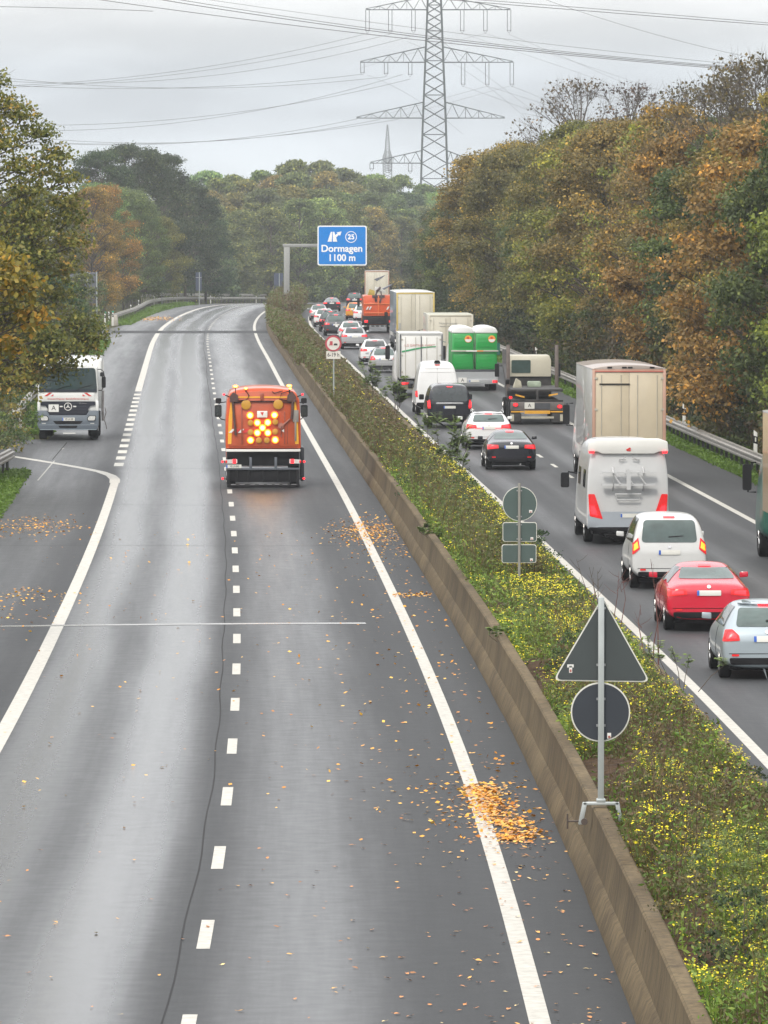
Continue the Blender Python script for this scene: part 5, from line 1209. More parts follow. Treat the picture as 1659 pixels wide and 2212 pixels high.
b = MB(); b.prism(rpoly([(-1.13,1.59),(1.13,1.59),(1.13,1.44),(.92,1.42),(.84,1.30),(.80,1.10),(.72,1.04),(-.72,1.04),(-.80,1.10),(-.84,1.30),(-.92,1.42),(-1.13,1.44)], .03), .0, .07); g = b.build('grille', mat('grille_black', (.018,.020,.032), .3, var=.1), r)
b = MB()
for z in (1.15,1.27,1.39,1.5): b.box(-.74,.74,-.012,.0,z,z+.018)
b.build('grille_slat', mat('grille_grey', (.045,.05,.065), .4), g)
b = MB(); b.ring(0,-.03,0,1.39,.165,.138,36)
for a in (90,210,330):
    ca, sa = math.cos(R(a)), math.sin(R(a)); px, pz = -sa, ca
    b.prism([(px*.026, 1.39+pz*.026), (ca*.145, 1.39+sa*.145), (-px*.026, 1.39-pz*.026)], -.03, -.005)
b.build('star_emblem', WHITEP, g)  # white paint stands in for the bright reflection of a chrome star
b = MB(); b.box(-.34,-.22,-.02,0,1.37,1.42); b.box(.22,.34,-.02,0,1.37,1.42); b.build('painted_sheen_tab', WHITEP, g)  # chrome tabs, their reflected sheen painted white as well
text('model_lettering','Actros',.075,CHROME,g,(.62,-.012,1.53),sx=1.5)
b = MB(); b.prism(rrect(-.80,-.38,1.17,1.48,.02,2), -.05, -.02); sg = b.build('a_sign', WHITEP, r); text('lettering','A',.27,INK,sg,(-.59,-.053,1.325),bold=.002)
b = MB(); b.prism(rpoly([(-1.27,1.22),(-.86,1.22),(-.76,1.03),(.76,1.03),(.86,1.22),(1.27,1.22),(1.26,.62),(1.18,.42),(-1.18,.42),(-1.26,.62)], .05), -.06, .5); bp = b.build('bumper', SLT, r, bevel=.02)
b = MB(); b.prism(rpoly([(-.62,.80),(.62,.80),(.50,.67),(-.50,.67)], .03), -.075, -.05); b.build('air_intake', BLACK, bp)
b = MB(); b.prism(rpoly([(-.40,.60),(.40,.60),(.34,.51),(-.34,.51)], .02), -.075, -.05); b.build('air_intake', BLACK, bp)
b = MB(); b.box(-1.17,1.17,-.072,-.055,.435,.452); b.box(-1.2,1.2,-.068,-.055,.63,.64); b.build('bright_trim', mat('light_trim', (.35,.40,.45), .4), bp)
b = MB(); b.box(-.2,.3,-.03,.02,.27,.31); b.build('bright_bar', WHITEP, r)
for s in (-1, 1):
    b = MB(); b.prism(rpoly([(s*1.16,1.02),(s*.86,1.02),(s*.78,.90),(s*.82,.80),(s*1.12,.80)], .04), -.085, -.04); hl = b.build('headlight_housing', BLACK, r)
    b = MB(); b.prism(rpoly([(s*1.13,1.0),(s*.88,1.0),(s*.81,.90),(s*.84,.82),(s*1.10,.82)], .04), -.098, -.08); b.build('headlight', CLEAR, r)
    b = MB(); b.box(s*1.0-.08,s*1.0+.08,-.07,-.055,.68,.71); b.build('fog_lamp', CLEAR, r)
    b = MB(); x = 1.47*s; b.prism(rrect(x-.085,x+.085,2.16,2.62,.05,4), .12, .3); m_ = b.build('side_mirror', BLACK, r)
    b = MB(); b.tube([(1.2*s,.25,2.92),(1.35*s,.2,2.92),(1.47*s,.2,2.82),(1.5*s,.2,2.6)], .018, 6); b.build('mirror_arm', BLACK, m_); b = MB(); b.tube([(1.2*s,.25,2.05),(1.38*s,.2,2.05),(1.47*s,.2,2.2)], .018, 6); b.build('mirror_arm', BLACK, m_); b = MB(); b.prism(rrect(1.40*s-.08,1.40*s+.08,2.62,2.80,.05,4), .14, .25); b.build('wide_angle_mirror', BLACK, m_)
    wheel(r, s*1.06, 1.3, .51, .32); wheel(r, s*1.0, 5.0, .51, .5); wheel(r, s*1.0, 6.3, .51, .5)
    b = MB(); b.prism(rrect(s*1.2-.06, s*1.2+.06, 1.22,1.62,.03,2), -.02, .3); b.build('corner_panel', LW, r, bevel=.01)
plate(r, .02, .87, -.075, .52, .13, txt='VIE LA 300')
b = MB(); b.prism([(-1.18,1.25),(1.36,1.25),(1.36,3.2),(1.26,3.32),(-1.08,3.32),(-1.18,3.2)], 2.3, 8.2); b.build('tank_body', LW, r, bevel=.05)
b = MB(); b.box(-1.0,1.0,.6,8.0,.55,1.2); b.build('chassis', BLACK, r, bevel=.02)
b = MB(); b.tube([(1.42,1.6,2.0),(1.40,1.6,1.2),(1.42,1.6,.75)], .06, 8); b.tube([(1.5,1.6,1.3),(1.55,1.6,1.1),(1.47,1.6,.8),(1.55,1.6,.55),(1.57,1.6,.4)], .022, 6); b.build('hose_rack', mat('hose_grey', (.3,.28,.27), .5, var=.3), r)
place(r, 242.5, -10.1, 8); tag(r, 'white tank lorry facing the camera on the left joining lane', 'lorry')
# ---------------------------------------------------------------- flatbed lorry with green portable toilets
r = empty('flatbed_lorry')
b = MB(); b.box(-1.24,1.24,0,6.6,1.0,1.12); b.build('load_bed', GREYM, r, bevel=.01)
b = MB(); b.box(-1.22,1.22,-.05,.06,.36,.62); fb = b.build('bumper', paint('light_grey_beam', (.40,.42,.44), metal=.2), r, bevel=.012)
b = MB(); b.box(-1.2,1.2,.0,.1,.62,1.0); b.build('tail_board', paint('light_grey_beam', (.40,.42,.44)), r)
b = MB(); b.box(-1.24,1.24,-.10,-.04,2.06,2.14); b.build('load_bar', mat('load_bar_grey', (.42,.40,.36), .5), r, bevel=.01)
b = MB(); b.box(-.45,.45,-.106,-.10,2.065,2.135); b.build('reflective_strip', WHITEP, r); b = MB(); b.box(.12,.45,-.112,-.106,2.065,2.135); b.build('orange_strip', mat('orange_strip', (.65,.22,.06), .5), r)
b = MB(); b.prism(rrect(-.86,-.42,.42,.70,.02,2), -.09, -.05); sg = b.build('a_sign', WHITEP, r); text('lettering','A',.24,INK,sg,(-.64,-.093,.56),bold=.002)
plate(r, -.02, .52, -.06, .52, .12)
for s in (-1,1):
    b = MB(); b.box(s*1.07-.13,s*1.07+.13,-.08,-.045,.42,.56); t_ = b.build('tail_lamp', REDDIM, r, bevel=.01); b = MB(); b.box(s*1.02-.07,s*1.02+.07,-.095,-.078,.44,.54); b.build('lamp_core', REDL, t_)
    wheel(r, s*1.0, 1.4, .45, .4); wheel(r, s*1.03, 6.9, .45, .28)
    b = MB(); b.tube([(1.2*s,7.6,2.4),(1.5*s,7.6,2.45),(1.55*s,7.6,2.2)], .02, 6); b.prism(rrect(1.62*s-.11,1.62*s+.11,1.7,2.35,.04,3), 7.55, 7.65); b.build('side_mirror', mat('teal_mirror', (.02,.12,.10), .4), r)
loft('cab', [(6.8,1.15,.6,1.4,1.1,2.6),(6.9,1.2,.5,1.5,1.1,2.7),(7.9,1.2,.5,1.5,1.1,2.7),(8.5,1.18,.5,1.4,1.05,2.3),(8.7,1.05,.5,1.0,1.0,1.5)], WHITEP, r, sub=1)
b = MB(); b.box(-.9,.9,.3,7,.5,.95); b.build('chassis', BLACK, r)
b = MB(); b.box(.72,.95,7.0,7.2,3.02,3.22); b.tube([(.83,7.1,2.6),(.83,7.1,3.05)], .03); b.build('beacon', mat('orange_beacon', (.8,.16,.04), .3, emis=(1,.2,.03), estr=.6), r)
place(r, 309, 9.95, 8); tag(r, 'flatbed lorry carrying green portable toilets in the slow lane', 'lorry'); FLAT = r
TG = paint('toilet_green', (.012,.30,.055), rough=.45, dirt=.08)
TW = paint('toilet_white', (.72,.73,.73), rough=.4, dirt=.03)
def toilet(label, x, y, first=[None]):
    r = empty('portable_toilet'); w_ = .56
    b = MB(); b.box(-w_,w_,.02,1.1,0,1.92); b.build('cabin', TG, r, bevel=.03)
    b = MB(); b.box(-w_+.07,w_-.07,-.01,.03,.08,1.0); b.box(-w_+.07,w_-.07,-.01,.03,1.12,1.84); b.build('rear_panel', TG, r, bevel=.03)
    b = MB()
    for z in (.15,.32,.49,.66,.83): b.prism([(-.40,z),(.40,z+.05),(.40,z+.07),(-.40,z+.02)], -.022, -.009)
    for z in (1.25,1.45,1.62): b.prism([(-.42,z),(.3,z-.03),(.3,z-.01),(-.42,z+.02)], -.022, -.009)
    b.build('moulded_rib', TG, r)
    n = 10; b = MB(); poly = [(-w_-.03,1.90)] + [(-w_-.03 + (2*w_+.06)*k/n, 2.0 + .27*math.sin(math.pi*k/n)**.32) for k in range(n+1)] + [(w_+.03,1.90)]
    b.prism(poly, -.02, 1.15); b.build('domed_roof', TW, r, bevel=.05, seg=3)
    b = MB(); b.disc(.28,-.035,-.012,1.60,.19,28); s_ = b.build('round_sticker', mat('orange_sticker', (.75,.30,.04), .4), r)
    b = MB(); b.prism([(.28+.17*math.cos(R(a)), 1.585+.15*math.sin(R(a))) for a in range(180,361,15)], -.045, -.034); b.build('sticker_white_half', WHITEP, s_)
    b = MB(); b.disc(.27,-.046,-.036,1.66,.07,16,rz=.05); b.build('sticker_red_mark', REDINK, s_)
    tag(r, label, 'portable toilet'); return r
mw = lambda x, y, z: Matrix.LocRotScale(FLAT.location, FLAT.rotation_euler, None) @ Vector((x, y, z))
for k, (x, y, lab) in enumerate(((-.62,.05,'green portable toilet at the left rear corner of the flatbed'), (.62,.05,'green portable toilet at the right rear corner of the flatbed'), (-.62,1.9,'portable toilet standing behind the left rear one, roof showing'), (.62,1.9,'portable toilet standing behind the right rear one, roof showing'),(-.62,3.6,'portable toilet at the front left of the flatbed'),(.62,3.6,'portable toilet at the front right of the flatbed'))):
    t = toilet(lab, x, y); t.location = mw(x, y, 1.125); t.rotation_euler = FLAT.rotation_euler; t['group'] = 'green portable toilets on the flatbed'
# ---------------------------------------------------------------- skip lorry
r = empty('skip_lorry')
CRM = paint('cream_cab', (.58,.55,.45), rough=.4)
DST = mat('dark_steel', (.03,.028,.028), .6, var=.3)
b = MB()
b.prism(rpoly([(-1.05,1.95),(.98,1.95),(.98,2.7),(.90,2.92),(-.97,2.92),(-1.05,2.7)], .05), 6.2, 7.9); c = b.build('cab', CRM, r, bevel=.04)
b = MB(); b.prism(rrect(-.82,.05,2.12,2.70,.05,3), 6.17, 6.21); b.build('rear_window', GLASSG, r)
b = MB(); b.box(-1.0,1.0,6.3,8.0,.6,1.95); b.build('cab_base', DST, r)
b = MB(); b.box(-1.15,1.15,.3,6.0,1.45,1.56); b.box(-.95,.95,.6,5.8,.85,1.1); b.box(-.05,.05,.05,.3,1.0,1.5); b.box(-1.15,1.15,.2,.32,1.0,1.08); b.build('load_bed', DST, r, bevel=.01)
for s, x in ((-1,-1.13),(1,1.05)):
    b = MB(); b.box(x-.08,x+.08,3.2,3.4,1.4,3.45); b.build('lifting_post', mat('brown_steel', (.13,.105,.095), .6, var=.2), r, bevel=.02)
b = MB(); b.prismx([(3.3,1.6),(5.9,2.4),(6.1,3.1),(5.8,3.2),(5.5,2.6),(3.0,1.9)], -1.25, -1.08); b.build('hydraulic_arm', DST, r)
b = MB(); b.prism(rpoly([(-.95,1.56),(-.55,1.56),(-.6,1.85),(-.8,1.98)], .03), 2.5, 3.0); b.build('rag_bundle', mat('pale_rag', (.42,.40,.32), .8, var=.3), r, bevel=.05)
b = MB(); b.prism(rrect(-.25,.35,1.57,1.82,.06,3), 3.2, 3.7); b.build('canister', mat('pale_green_can', (.30,.36,.28), .6, var=.3), r, bevel=.04)
for x, z, q in ((-.78,1.28,.25),(.70,1.25,-.2)):
    b = MB(); b.prism([(x-.2,z),(x+.2,z-q*.4),(x+.2,z+.06-q*.4),(x-.2,z+.07)], .0, .15); b.build('amber_reflector', mat('amber_board', (.65,.33,.03), .5), r)
b = MB(); b.box(-1.2,1.2,.0,.12,.62,1.0); b.build('rear_wing', mat('weathered_grey', (.12,.11,.105), .6, var=.2), r, bevel=.03)
b = MB(); b.prism(rrect(-.58,-.14,.70,.98,.02,2), -.04, 0.0); sg = b.build('a_sign', PLATE, r); text('lettering','A',.22,INK,sg,(-.36,-.043,.84),bold=.002)
b = MB(); b.box(-.12,.55,-.03,.0,.68,.95); b.build('louvre_panel', GREYM, r)
b = MB(); b.box(-.58,.55,-.05,.0,.48,.62); b.box(-1.18,-.6,-.03,.0,.54,.60); b.box(.57,1.12,-.03,.0,.54,.60); b.build('yellow_bar', mat('amber_board', (.65,.33,.03), .5), r)
for q_ in ((-1.2,-.72),(.62,1.15)):
    b = MB(); b.box(*q_,.02,.4,.08,.5); b.build('mudguard', DST, r, bevel=.03)
b = MB(); b.box(-1.2,-1.05,-.01,.02,.15,.45); b.box(1.0,1.15,-.01,.02,.15,.45); b.box(-.72,.72,-.01,.03,.27,.36); b.build('pale_plate', mat('pale_plate', (.42,.40,.33), .5, var=.15), r)
for x, z, s_ in ((-.98,.88,1),(.98,.80,1),(-1.2,1.2,.7)):
    b = MB(); b.disc(x,-.05,-.01,z,.12*s_,16,rz=.09*s_); t_ = b.build('tail_lamp', REDDIM, r); b = MB(); b.disc(x,-.06,-.045,z,.08*s_,16,rz=.06*s_); b.build('lamp_core', REDL, t_)
for s in (-1,1):
    wheel(r, s*.98, 1.3, .5, .5); wheel(r, s*.98, 2.7, .5, .5); wheel(r, s*1.02, 7.0, .5, .3)
    b = MB(); b.prism(rrect(1.40*s-.10,1.40*s+.10,1.9,2.5,.04,3), 7.6, 7.7); b.tube([(1.0*s,7.65,2.4),(1.4*s,7.65,2.4)], .02, 6); b.build('side_mirror', BLACK, r)
place(r, 260.5, 10.35, 7.5); tag(r, 'cream cabbed skip lorry with two upright posts and empty dark bed', 'lorry')
# ---------------------------------------------------------------- orange suction lorry
r = empty('suction_lorry')
b = MB(); b.prism([(-1.18,1.35),(1.18,1.35),(1.2,2.9),(1.1,3.0),(-1.1,3.0),(-1.2,2.9)], .05, 6.5); b.build('body', ORG, r, bevel=.04)
b = MB(); b.box(-1.15,1.15,-.02,.05,2.28,2.36); b.box(-1.15,1.15,-.02,.05,1.55,1.62); b.box(-.04,.04,-.03,.05,1.4,2.95); b.build('body_rib', paint('lighter_orange', (.72,.17,.04), rough=.4), r, bevel=.01)
b = MB()
for x in (-1.0,-.78,.62): b.prism([(x,1.85),(x+.12,1.85),(x+.25,2.10),(x+.13,2.10)], -.035, -.02)
b.build('white_warning_stripe', WHITEP, r)
b = MB(); b.tube([(-.2,.0,2.5),(-.25,-.1,2.9),(-.1,.0,3.35),(.15,.3,3.6)], .10, 8); b.tube([(.1,-.05,2.4),(.25,-.05,2.9),(.2,.2,3.3)], .06, 8); b.box(-.5,.5,.0,.4,2.8,3.0); b.build('suction_hose', mat('dark_hose', (.06,.04,.04), .5, var=.3), r)
b = MB(); b.prism(rpoly([(-.3,3.35),(.55,3.15),(.6,3.3),(.2,3.6),(-.25,3.65)], .05), .2, 1.6); b.build('fan_cover', mat('pale_cover', (.52,.52,.50), .5), r, bevel=.04)
b = MB(); b.prism(rpoly([(-.85,3.0),(-.3,3.0),(-.3,3.35),(-.7,3.5)], .05), .1, .8); b.build('yellow_box', mat('yellow_box', (.48,.36,.08), .5, var=.3), r, bevel=.03)
b = MB(); b.prism([(.3,3.5),(1.1,3.85),(1.0,3.72),(.45,3.4)], 1.0, 3.0); b.build('boom', mat('grey_flash', (.12,.13,.16), .5), r)
b = MB(); b.box(-1.15,1.15,.1,6.5,.7,1.33); b.box(-1.15,1.15,0,.12,.5,.6); b.build('chassis', BLACK, r, bevel=.02)
b = MB()
for k in range(6): b.box(-1.1+k*.38,-.95+k*.38,-.02,0,.53,.57)
b.build('white_strip', PLATE, r)
for s in (-1,1):
    wheel(r, s*.95, 1.2, .5, .45); wheel(r, s*.95, 2.6, .5, .45); wheel(r, s*1.02, 7.2, .5, .3)
    b = MB(); b.box(s*.98-.15,s*.98+.15,-.05,.05,.82,1.02); t_ = b.build('tail_lamp', REDDIM, r, bevel=.01); b = MB(); b.box(s*.98-.09,s*.98+.09,-.07,-.045,.85,.99); b.build('lamp_core', REDL, t_)
    b = MB(); b.prism(rrect(1.42*s-.10,1.42*s+.10,2.0,2.7,.04,3), 7.6, 7.7); b.tube([(1.1*s,7.65,2.6),(1.4*s,7.65,2.6)], .02, 6); b.build('side_mirror', BLACK, r)
loft('cab', [(6.7,1.15,.6,1.4,1.1,2.7),(6.8,1.2,.5,1.5,1.1,2.8),(8.2,1.2,.5,1.5,1.1,2.8),(8.8,1.18,.5,1.4,1.05,2.4),(9.0,1.05,.5,1.0,1.0,1.5)], ORG, r, sub=1)
place(r, 468, 9.8, 8); tag(r, 'orange suction lorry with hoses and pale cover on top', 'lorry')
# ---------------------------------------------------------------- guardrails
GALV = mat('weathered_rail_steel', (.30,.285,.26), rough=.5, metal=.45, var=.25, scale=2.2)
POSTM = mat('dark_rail_post', (.075,.075,.07), rough=.6, metal=.3, var=.3)
WBEAM = [(0,.44),(.0,.47),(-.07,.50),(-.07,.55),(.0,.58),(.0,.62),(-.07,.65),(-.07,.70),(.0,.73),(.0,.75),(.012,.75),(.012,.73),(-.055,.70),(-.055,.65),(.012,.62),(.012,.58),(-.055,.55),(-.055,.50),(.012,.47),(.012,.44)]
def rail(label, pts, side, spacing, cap=True, zo=0.0, group='steel guardrails beside the motorway', nmax=100):
    """pts: (D, off); side +1 beam faces -x"""
    r = empty('guardrail', road(pts[0][0], pts[0][1]))
    Ds = [p[0] for p in pts]; os_ = [p[1] for p in pts]; fo = lambda D: float(np.interp(D, Ds, os_))
    st = drange(pts[0][0], pts[-1][0]); vs = []; fs = []; base = r.location
    for D in st:
        for (x, z) in WBEAM: vs.append(tuple(road(D, fo(D) + x*side, z+zo) - base))
    n = len(WBEAM)
    for i in range(len(st)-1):
        for k in range(n): fs.append((i*n+k, i*n+(k+1) % n, (i+1)*n+(k+1) % n, (i+1)*n+k))
    b = MB(); b.add(vs, fs); b.build('beam', GALV, r)
    if cap:
        vs = []; fs = []
        for D in st:
            for (x, z) in ((.02,.72),(.02,.80),(.16,.80),(.16,.72)): vs.append(tuple(road(D, fo(D)+x*side, z+zo) - base))
        for i in range(len(st)-1):
            for k in range(4): fs.append((i*4+k, i*4+(k+1) % 4, (i+1)*4+(k+1) % 4, (i+1)*4+k))
        b = MB(); b.add(vs, fs); b.build('box_rail', GALV, r)
    D = pts[0][0] + 1; k = 0; proto = None
    while D < pts[-1][0] and k < nmax:
        if proto is None:
            b = MB(); b.box(-.03,.07,-.03,.03,-.3,.74+zo); b.box(-.03,-.01,-.06,.06,-.3,.74+zo); proto = b.build('post', POSTM, r); o = proto
        else:
            o = proto.copy(); COL.objects.link(o); o.parent = r
        o.location = road(D, fo(D) + .08*side) - base
        D += spacing(D) if callable(spacing) else spacing; k += 1
    return tag(r, label, 'guardrail', group)
rail('steel guardrail along the grass strip at the foot of the right wood', [(118,15.0),(700,15.0)], 1, lambda D: 6.0 if D < 180 else 2.0 if D < 290 else 6.0)
rail('steel guardrail at the left edge below the near bush, ending at the ramp', [(150,-12.3),(190,-12.1),(205,-11.85),(213,-11.5)], -1, 2.0)
rail('steel guardrail on the left verge disappearing behind the white lorry', [(244,-12.7),(300,-12.5),(420,-12.4)], -1, 4.0)
rail('far left guardrail leading up to the bend', [(515,-12.3),(568,-11.9),(600,-12.3),(640,-13.2),(700,-14.2),(760,-14.6),(860,-14.2),(1000,-14)], -1, 5.0, zo=.1)
rail('second far guardrail behind the bend on slightly higher ground', [(640,-15.8),(700,-16.2),(800,-16.4),(960,-16)], -1, 6.0, zo=.55)
# delineator posts
def delineator(D, off, label, col='white', s=1.0):
    r = empty('delineator_post', road(D, off)); r.scale = (s, s, s)
    b = MB(); b.prism([(-.06,0),(.06,0),(.055,1.02),(-.05,1.10)], -.05, .05); b.build('post', WHITEP, r, bevel=.012)
    b = MB(); b.add([(-.063,-.053,.72),(.063,-.053,.68),(.063,-.053,.90),(-.063,-.053,.94),(-.063,.053,.72),(.063,.053,.68),(.063,.053,.90),(-.063,.053,.94)], [(0,1,2,3),(7,6,5,4),(0,3,7,4),(1,5,6,2),(3,2,6,7),(0,4,5,1)]); b.build('black_band', BLACK, r)
    b = MB(); b.box(-.02,.02,-.058,-.054,.76,.88); b.build('reflector', mat('reflector', (.6,.6,.55), .2), r)
    if col == 'green':
        b = MB(); b.disc(0,-.08,.08,1.12,.10,12,rz=.07); b.build('green_cap', mat('green_cap', (.02,.28,.20), .4), r)
    return tag(r, label, 'delineator', 'delineator posts')
for D, o, l in ((216,15.7,'white delineator post nearest the right picture edge above the rail'),(247,15.7,'white delineator post just right of the big beige trailer'),(350,15.6,'white delineator post between skip lorry and beige trailer'),(420,15.6,'white delineator post right of the green toilets')):
    delineator(D, o, l, s=1.25)
delineator(246.5, -12.45, 'green capped delineator post left of the white lorry', 'green', 1.1)
delineator(249, -12.25, 'plain white delineator post close left of the white lorry')
delineator(208, -12.3, 'green capped post at the end of the near left rail', 'green')
for D, o, l in ((500,-12.7,'green capped post by the concrete block at the far left rail'),(507,-12.2,'second green capped post by the far concrete block')):
    delineator(D, o, l, 'green', 1.1)
for D, o, l in ((520,-12.9,'white post at the start of the far left rail'),(575,-12.6,'white post halfway along the far left rail'),(622,-13.6,'white post before the far bend'),(690,-15.2,'first white post on the far bend rail'),(740,-15.4,'second white post on the far bend rail'),(800,-15.5,'third white post on the far bend rail'),(870,-15.4,'fourth white post on the far bend rail')):
    delineator(D, o, l)
b = MB(); b.prism(rpoly([(-.3,0),(.3,0),(.24,.9),(-.24,.95)], .05), 0, 1.2); o = b.build('concrete_block', mat('pale_concrete', (.42,.39,.35), .8, var=.2), None, bevel=.04); o.location = road(508, -12.1); tag(o, 'pale concrete end block at the start of the far left rail', 'concrete block')
# ---------------------------------------------------------------- signs on the median
SBACK = mat('sign_back_dark', (.038,.048,.050), rough=.55, var=.10, scale=2)
SBACKN = mat('sign_back_navy', (.022,.028,.038), rough=.5, var=.10, scale=2)
SBACKG = mat('sign_back_green', (.055,.085,.080), rough=.5, var=.12, scale=2)
EDGE = mat('sign_edge', (.60,.60,.55), rough=.45, var=.08)
POLE = mat('pole_grey', (.36,.39,.39), rough=.4, metal=.3, var=.08)
r = empty('traffic_sign'); D0 = 77.4
p0 = road(D0, 0); X = (1299-CX)/FPX*D0; r.location = (X, D0, 0)
b = MB(); b.box(-.040,.040,-.11,-.045,.96,3.66); po = b.build('pole', POLE, r, bevel=.008)
tri = rpoly([(.02,3.665),(-.63,2.555),(.65,2.535)], .10, 6)
b = MB(); b.prism(tri, -.02, .012); t = b.build('triangle_plate', EDGE, r)
cx_ = .013; cz_ = 2.92
b = MB(); b.prism([(cx_+(x-cx_)*.958, cz_+(z-cz_)*.958) for x, z in tri], -.028, -.019); b.build('plate_back', SBACK, t)
b = MB(); b.disc(-.005,-.02,.012,2.14,.392,48); t2 = b.build('round_plate', EDGE, r)
b = MB(); b.disc(-.005,-.028,-.019,2.14,.374,48); b.build('plate_back', SBACKN, t2)
def sticker(parent, x, z, w_, h_, y=-.029):
    b = MB(); b.box(x, x+w_, y-.004, y, z, z+h_); s = b.build('sticker', WHITEP, parent)
    b = MB(); b.box(x+w_*.2, x+w_*.8, y-.006, y-.003, z+h_*.1, z+h_*.5); b.build('sticker_print', mat('sticker_red', (.35,.10,.08), .5), s)
sticker(t, -.42, 2.66, .04, .09); b = MB(); b.box(-.445,-.36,-.033,-.029,2.73,2.77); b.build('sticker', WHITEP, t)
sticker(t2, .085, 1.79, .05, .075)
for z in (3.5,2.75,2.3,1.95):
    b = MB(); b.box(-.06,.06,-.06,-.022,z,z+.03); b.build('clamp', STEEL, r)
b = MB(); b.tube([(-.0,-.075,1.0),(.0,-.075,1.25)], .03, 8); b.build('lower_pole', mat('dull_pole', (.20,.21,.20), .5, metal=.3), r)
b = MB(); b.box(-.06,.06,-.135,-.02,.955,1.0); b.box(-.24,.24,-.13,-.02,.915,.955)
b.prism([(-.24,.955),(-.18,.955),(-.235,.66),(-.30,.66)], -.13, -.03); b.prism([(.18,.955),(.24,.955),(.29,.70),(.23,.70)], -.13, -.03)
b.build('clamp_bracket', POLE, r, bevel=.01)
b = MB(); b.tube([(-.27,-.08,.70),(-.44,-.08,.70)], .012, 6); b.tube([(-.44,-.08,.60),(-.44,-.08,.80)], .012, 6); b.disc(-.22,-.16,-.12,.70,.045,12); b.build('clamp_screw', mat('screw_dark', (.10,.08,.07), .5, metal=.5), r)
tag(r, 'back of a triangular and a round traffic sign clamped onto the barrier', 'traffic sign')
def zpx(v, D): return CAMH - (v - HOR)*D/FPX
def xpx(u, D): return (u - CX)/FPX*D
r = empty('traffic_sign'); D0 = 131.0; r.location = (xpx(1122, D0), D0, prof(D0))
b = MB(); b.tube([(0,-.05,.3),(0,-.05,3.05)], .032, 10); b.build('pole', mat('pole_warm', (.27,.265,.24), .5, metal=.3), r)
zc = zpx(1089, D0); b = MB(); b.disc(.01,-.01,.012,zc,.385,48); t = b.build('round_plate', EDGE, r); b = MB(); b.disc(.01,-.018,-.009,zc,.37,48); b.build('plate_back', SBACKG, t)
for (u0,u1,v0,v1) in ((1086,1160,1129,1171),(1084,1159,1177,1217)):
    x0, x1, z0, z1 = xpx(u0,D0)-r.location.x, xpx(u1,D0)-r.location.x, zpx(v1,D0), zpx(v0,D0)
    b = MB(); b.prism(rrect(x0,x1,z0,z1,.05,4), -.01, .012); t_ = b.build('additional_plate', EDGE, r); b = MB(); b.prism(rrect(x0+.014,x1-.014,z0+.014,z1-.014,.045,4), -.018, -.009); b.build('plate_back', SBACKG, t_)
    sticker(t_, x1-.14, z0+.04, .06, .06, -.019)
sticker(t, .22, zc-.2, .07, .06, -.019)
b = MB()
for z in (zc+.28, zc-.3, zc-.48, zc-.8): b.box(-.06,.06,-.03,-.018,z,z+.03)
b.build('clamp', STEEL, r)
tag(r, 'green grey back of a round sign with two plates on the median', 'traffic sign')
r = empty('traffic_sign'); D0 = 268.0; r.location = (xpx(720, D0), D0, prof(D0)); g0 = prof(D0)
b = MB(); b.tube([(.02,.05,.3),(.02,.05,3.6)], .035, 10); b.build('pole', POLE, r)
zc = zpx(742, D0)-g0; b = MB(); b.disc(0,-.012,.012,zc,.375,40); t = b.build('round_plate', mat('faded_red_ring', (.42,.06,.08), .4, var=.06), r); b = MB(); b.disc(0,-.018,-.010,zc,.29,40); b.build('white_field', mat('sign_white', (.62,.60,.55), .4, var=.05), t)
b = MB(); b.box(-.16,-.03,-.026,-.017,zc-.08,zc+.11); b.box(-.19,-.17,-.026,-.017,zc-.10,zc-.02); b.build('red_truck_symbol', mat('faded_red_ring', (.42,.06,.08), .4), t)
b = MB(); b.prism([(.02,zc-.08),(.19,zc-.08),(.19,zc-.02),(.15,zc+.01),(.06,zc+.01),(.02,zc-.03)], -.026, -.017); b.build('black_car_symbol', INK, t)
x0, x1, z0, z1 = xpx(705,D0)-r.location.x, xpx(735.5,D0)-r.location.x, zpx(775,D0)-g0, zpx(758,D0)-g0
b = MB(); b.prism(rrect(x0,x1,z0,z1,.02,3), -.012, .012); t_ = b.build('additional_plate', mat('sign_white', (.62,.60,.55), .4), r); text('lettering','6-19 h',.25,INK,t_,((x0+x1)/2,-.014,(z0+z1)/2),bold=.006,sx=.85)
tag(r, 'round red ringed sign forbidding lorries to overtake, plate below', 'traffic sign')
# red ring sign glimpsed behind the beige trailer
r = empty('traffic_sign'); D0 = 420; r.location = (xpx(1297, D0)-.3, D0, prof(D0)); g0 = prof(D0); zc = zpx(757, D0)-g0
r.location.x = road(D0, 16.4).x
b = MB(); b.tube([(0,.05,0),(0,.05,zc)], .03); b.build('pole', POLE, r); b = MB(); b.disc(0,-.01,.01,zc,.38,32); t = b.build('round_plate', mat('faded_red_ring', (.42,.06,.08), .4), r); b = MB(); b.disc(0,-.018,-.009,zc,.28,32); b.build('white_field', mat('sign_white', (.62,.60,.55), .4), t)
tag(r, 'round red and white sign at the wood edge behind the beige trailer', 'traffic sign')
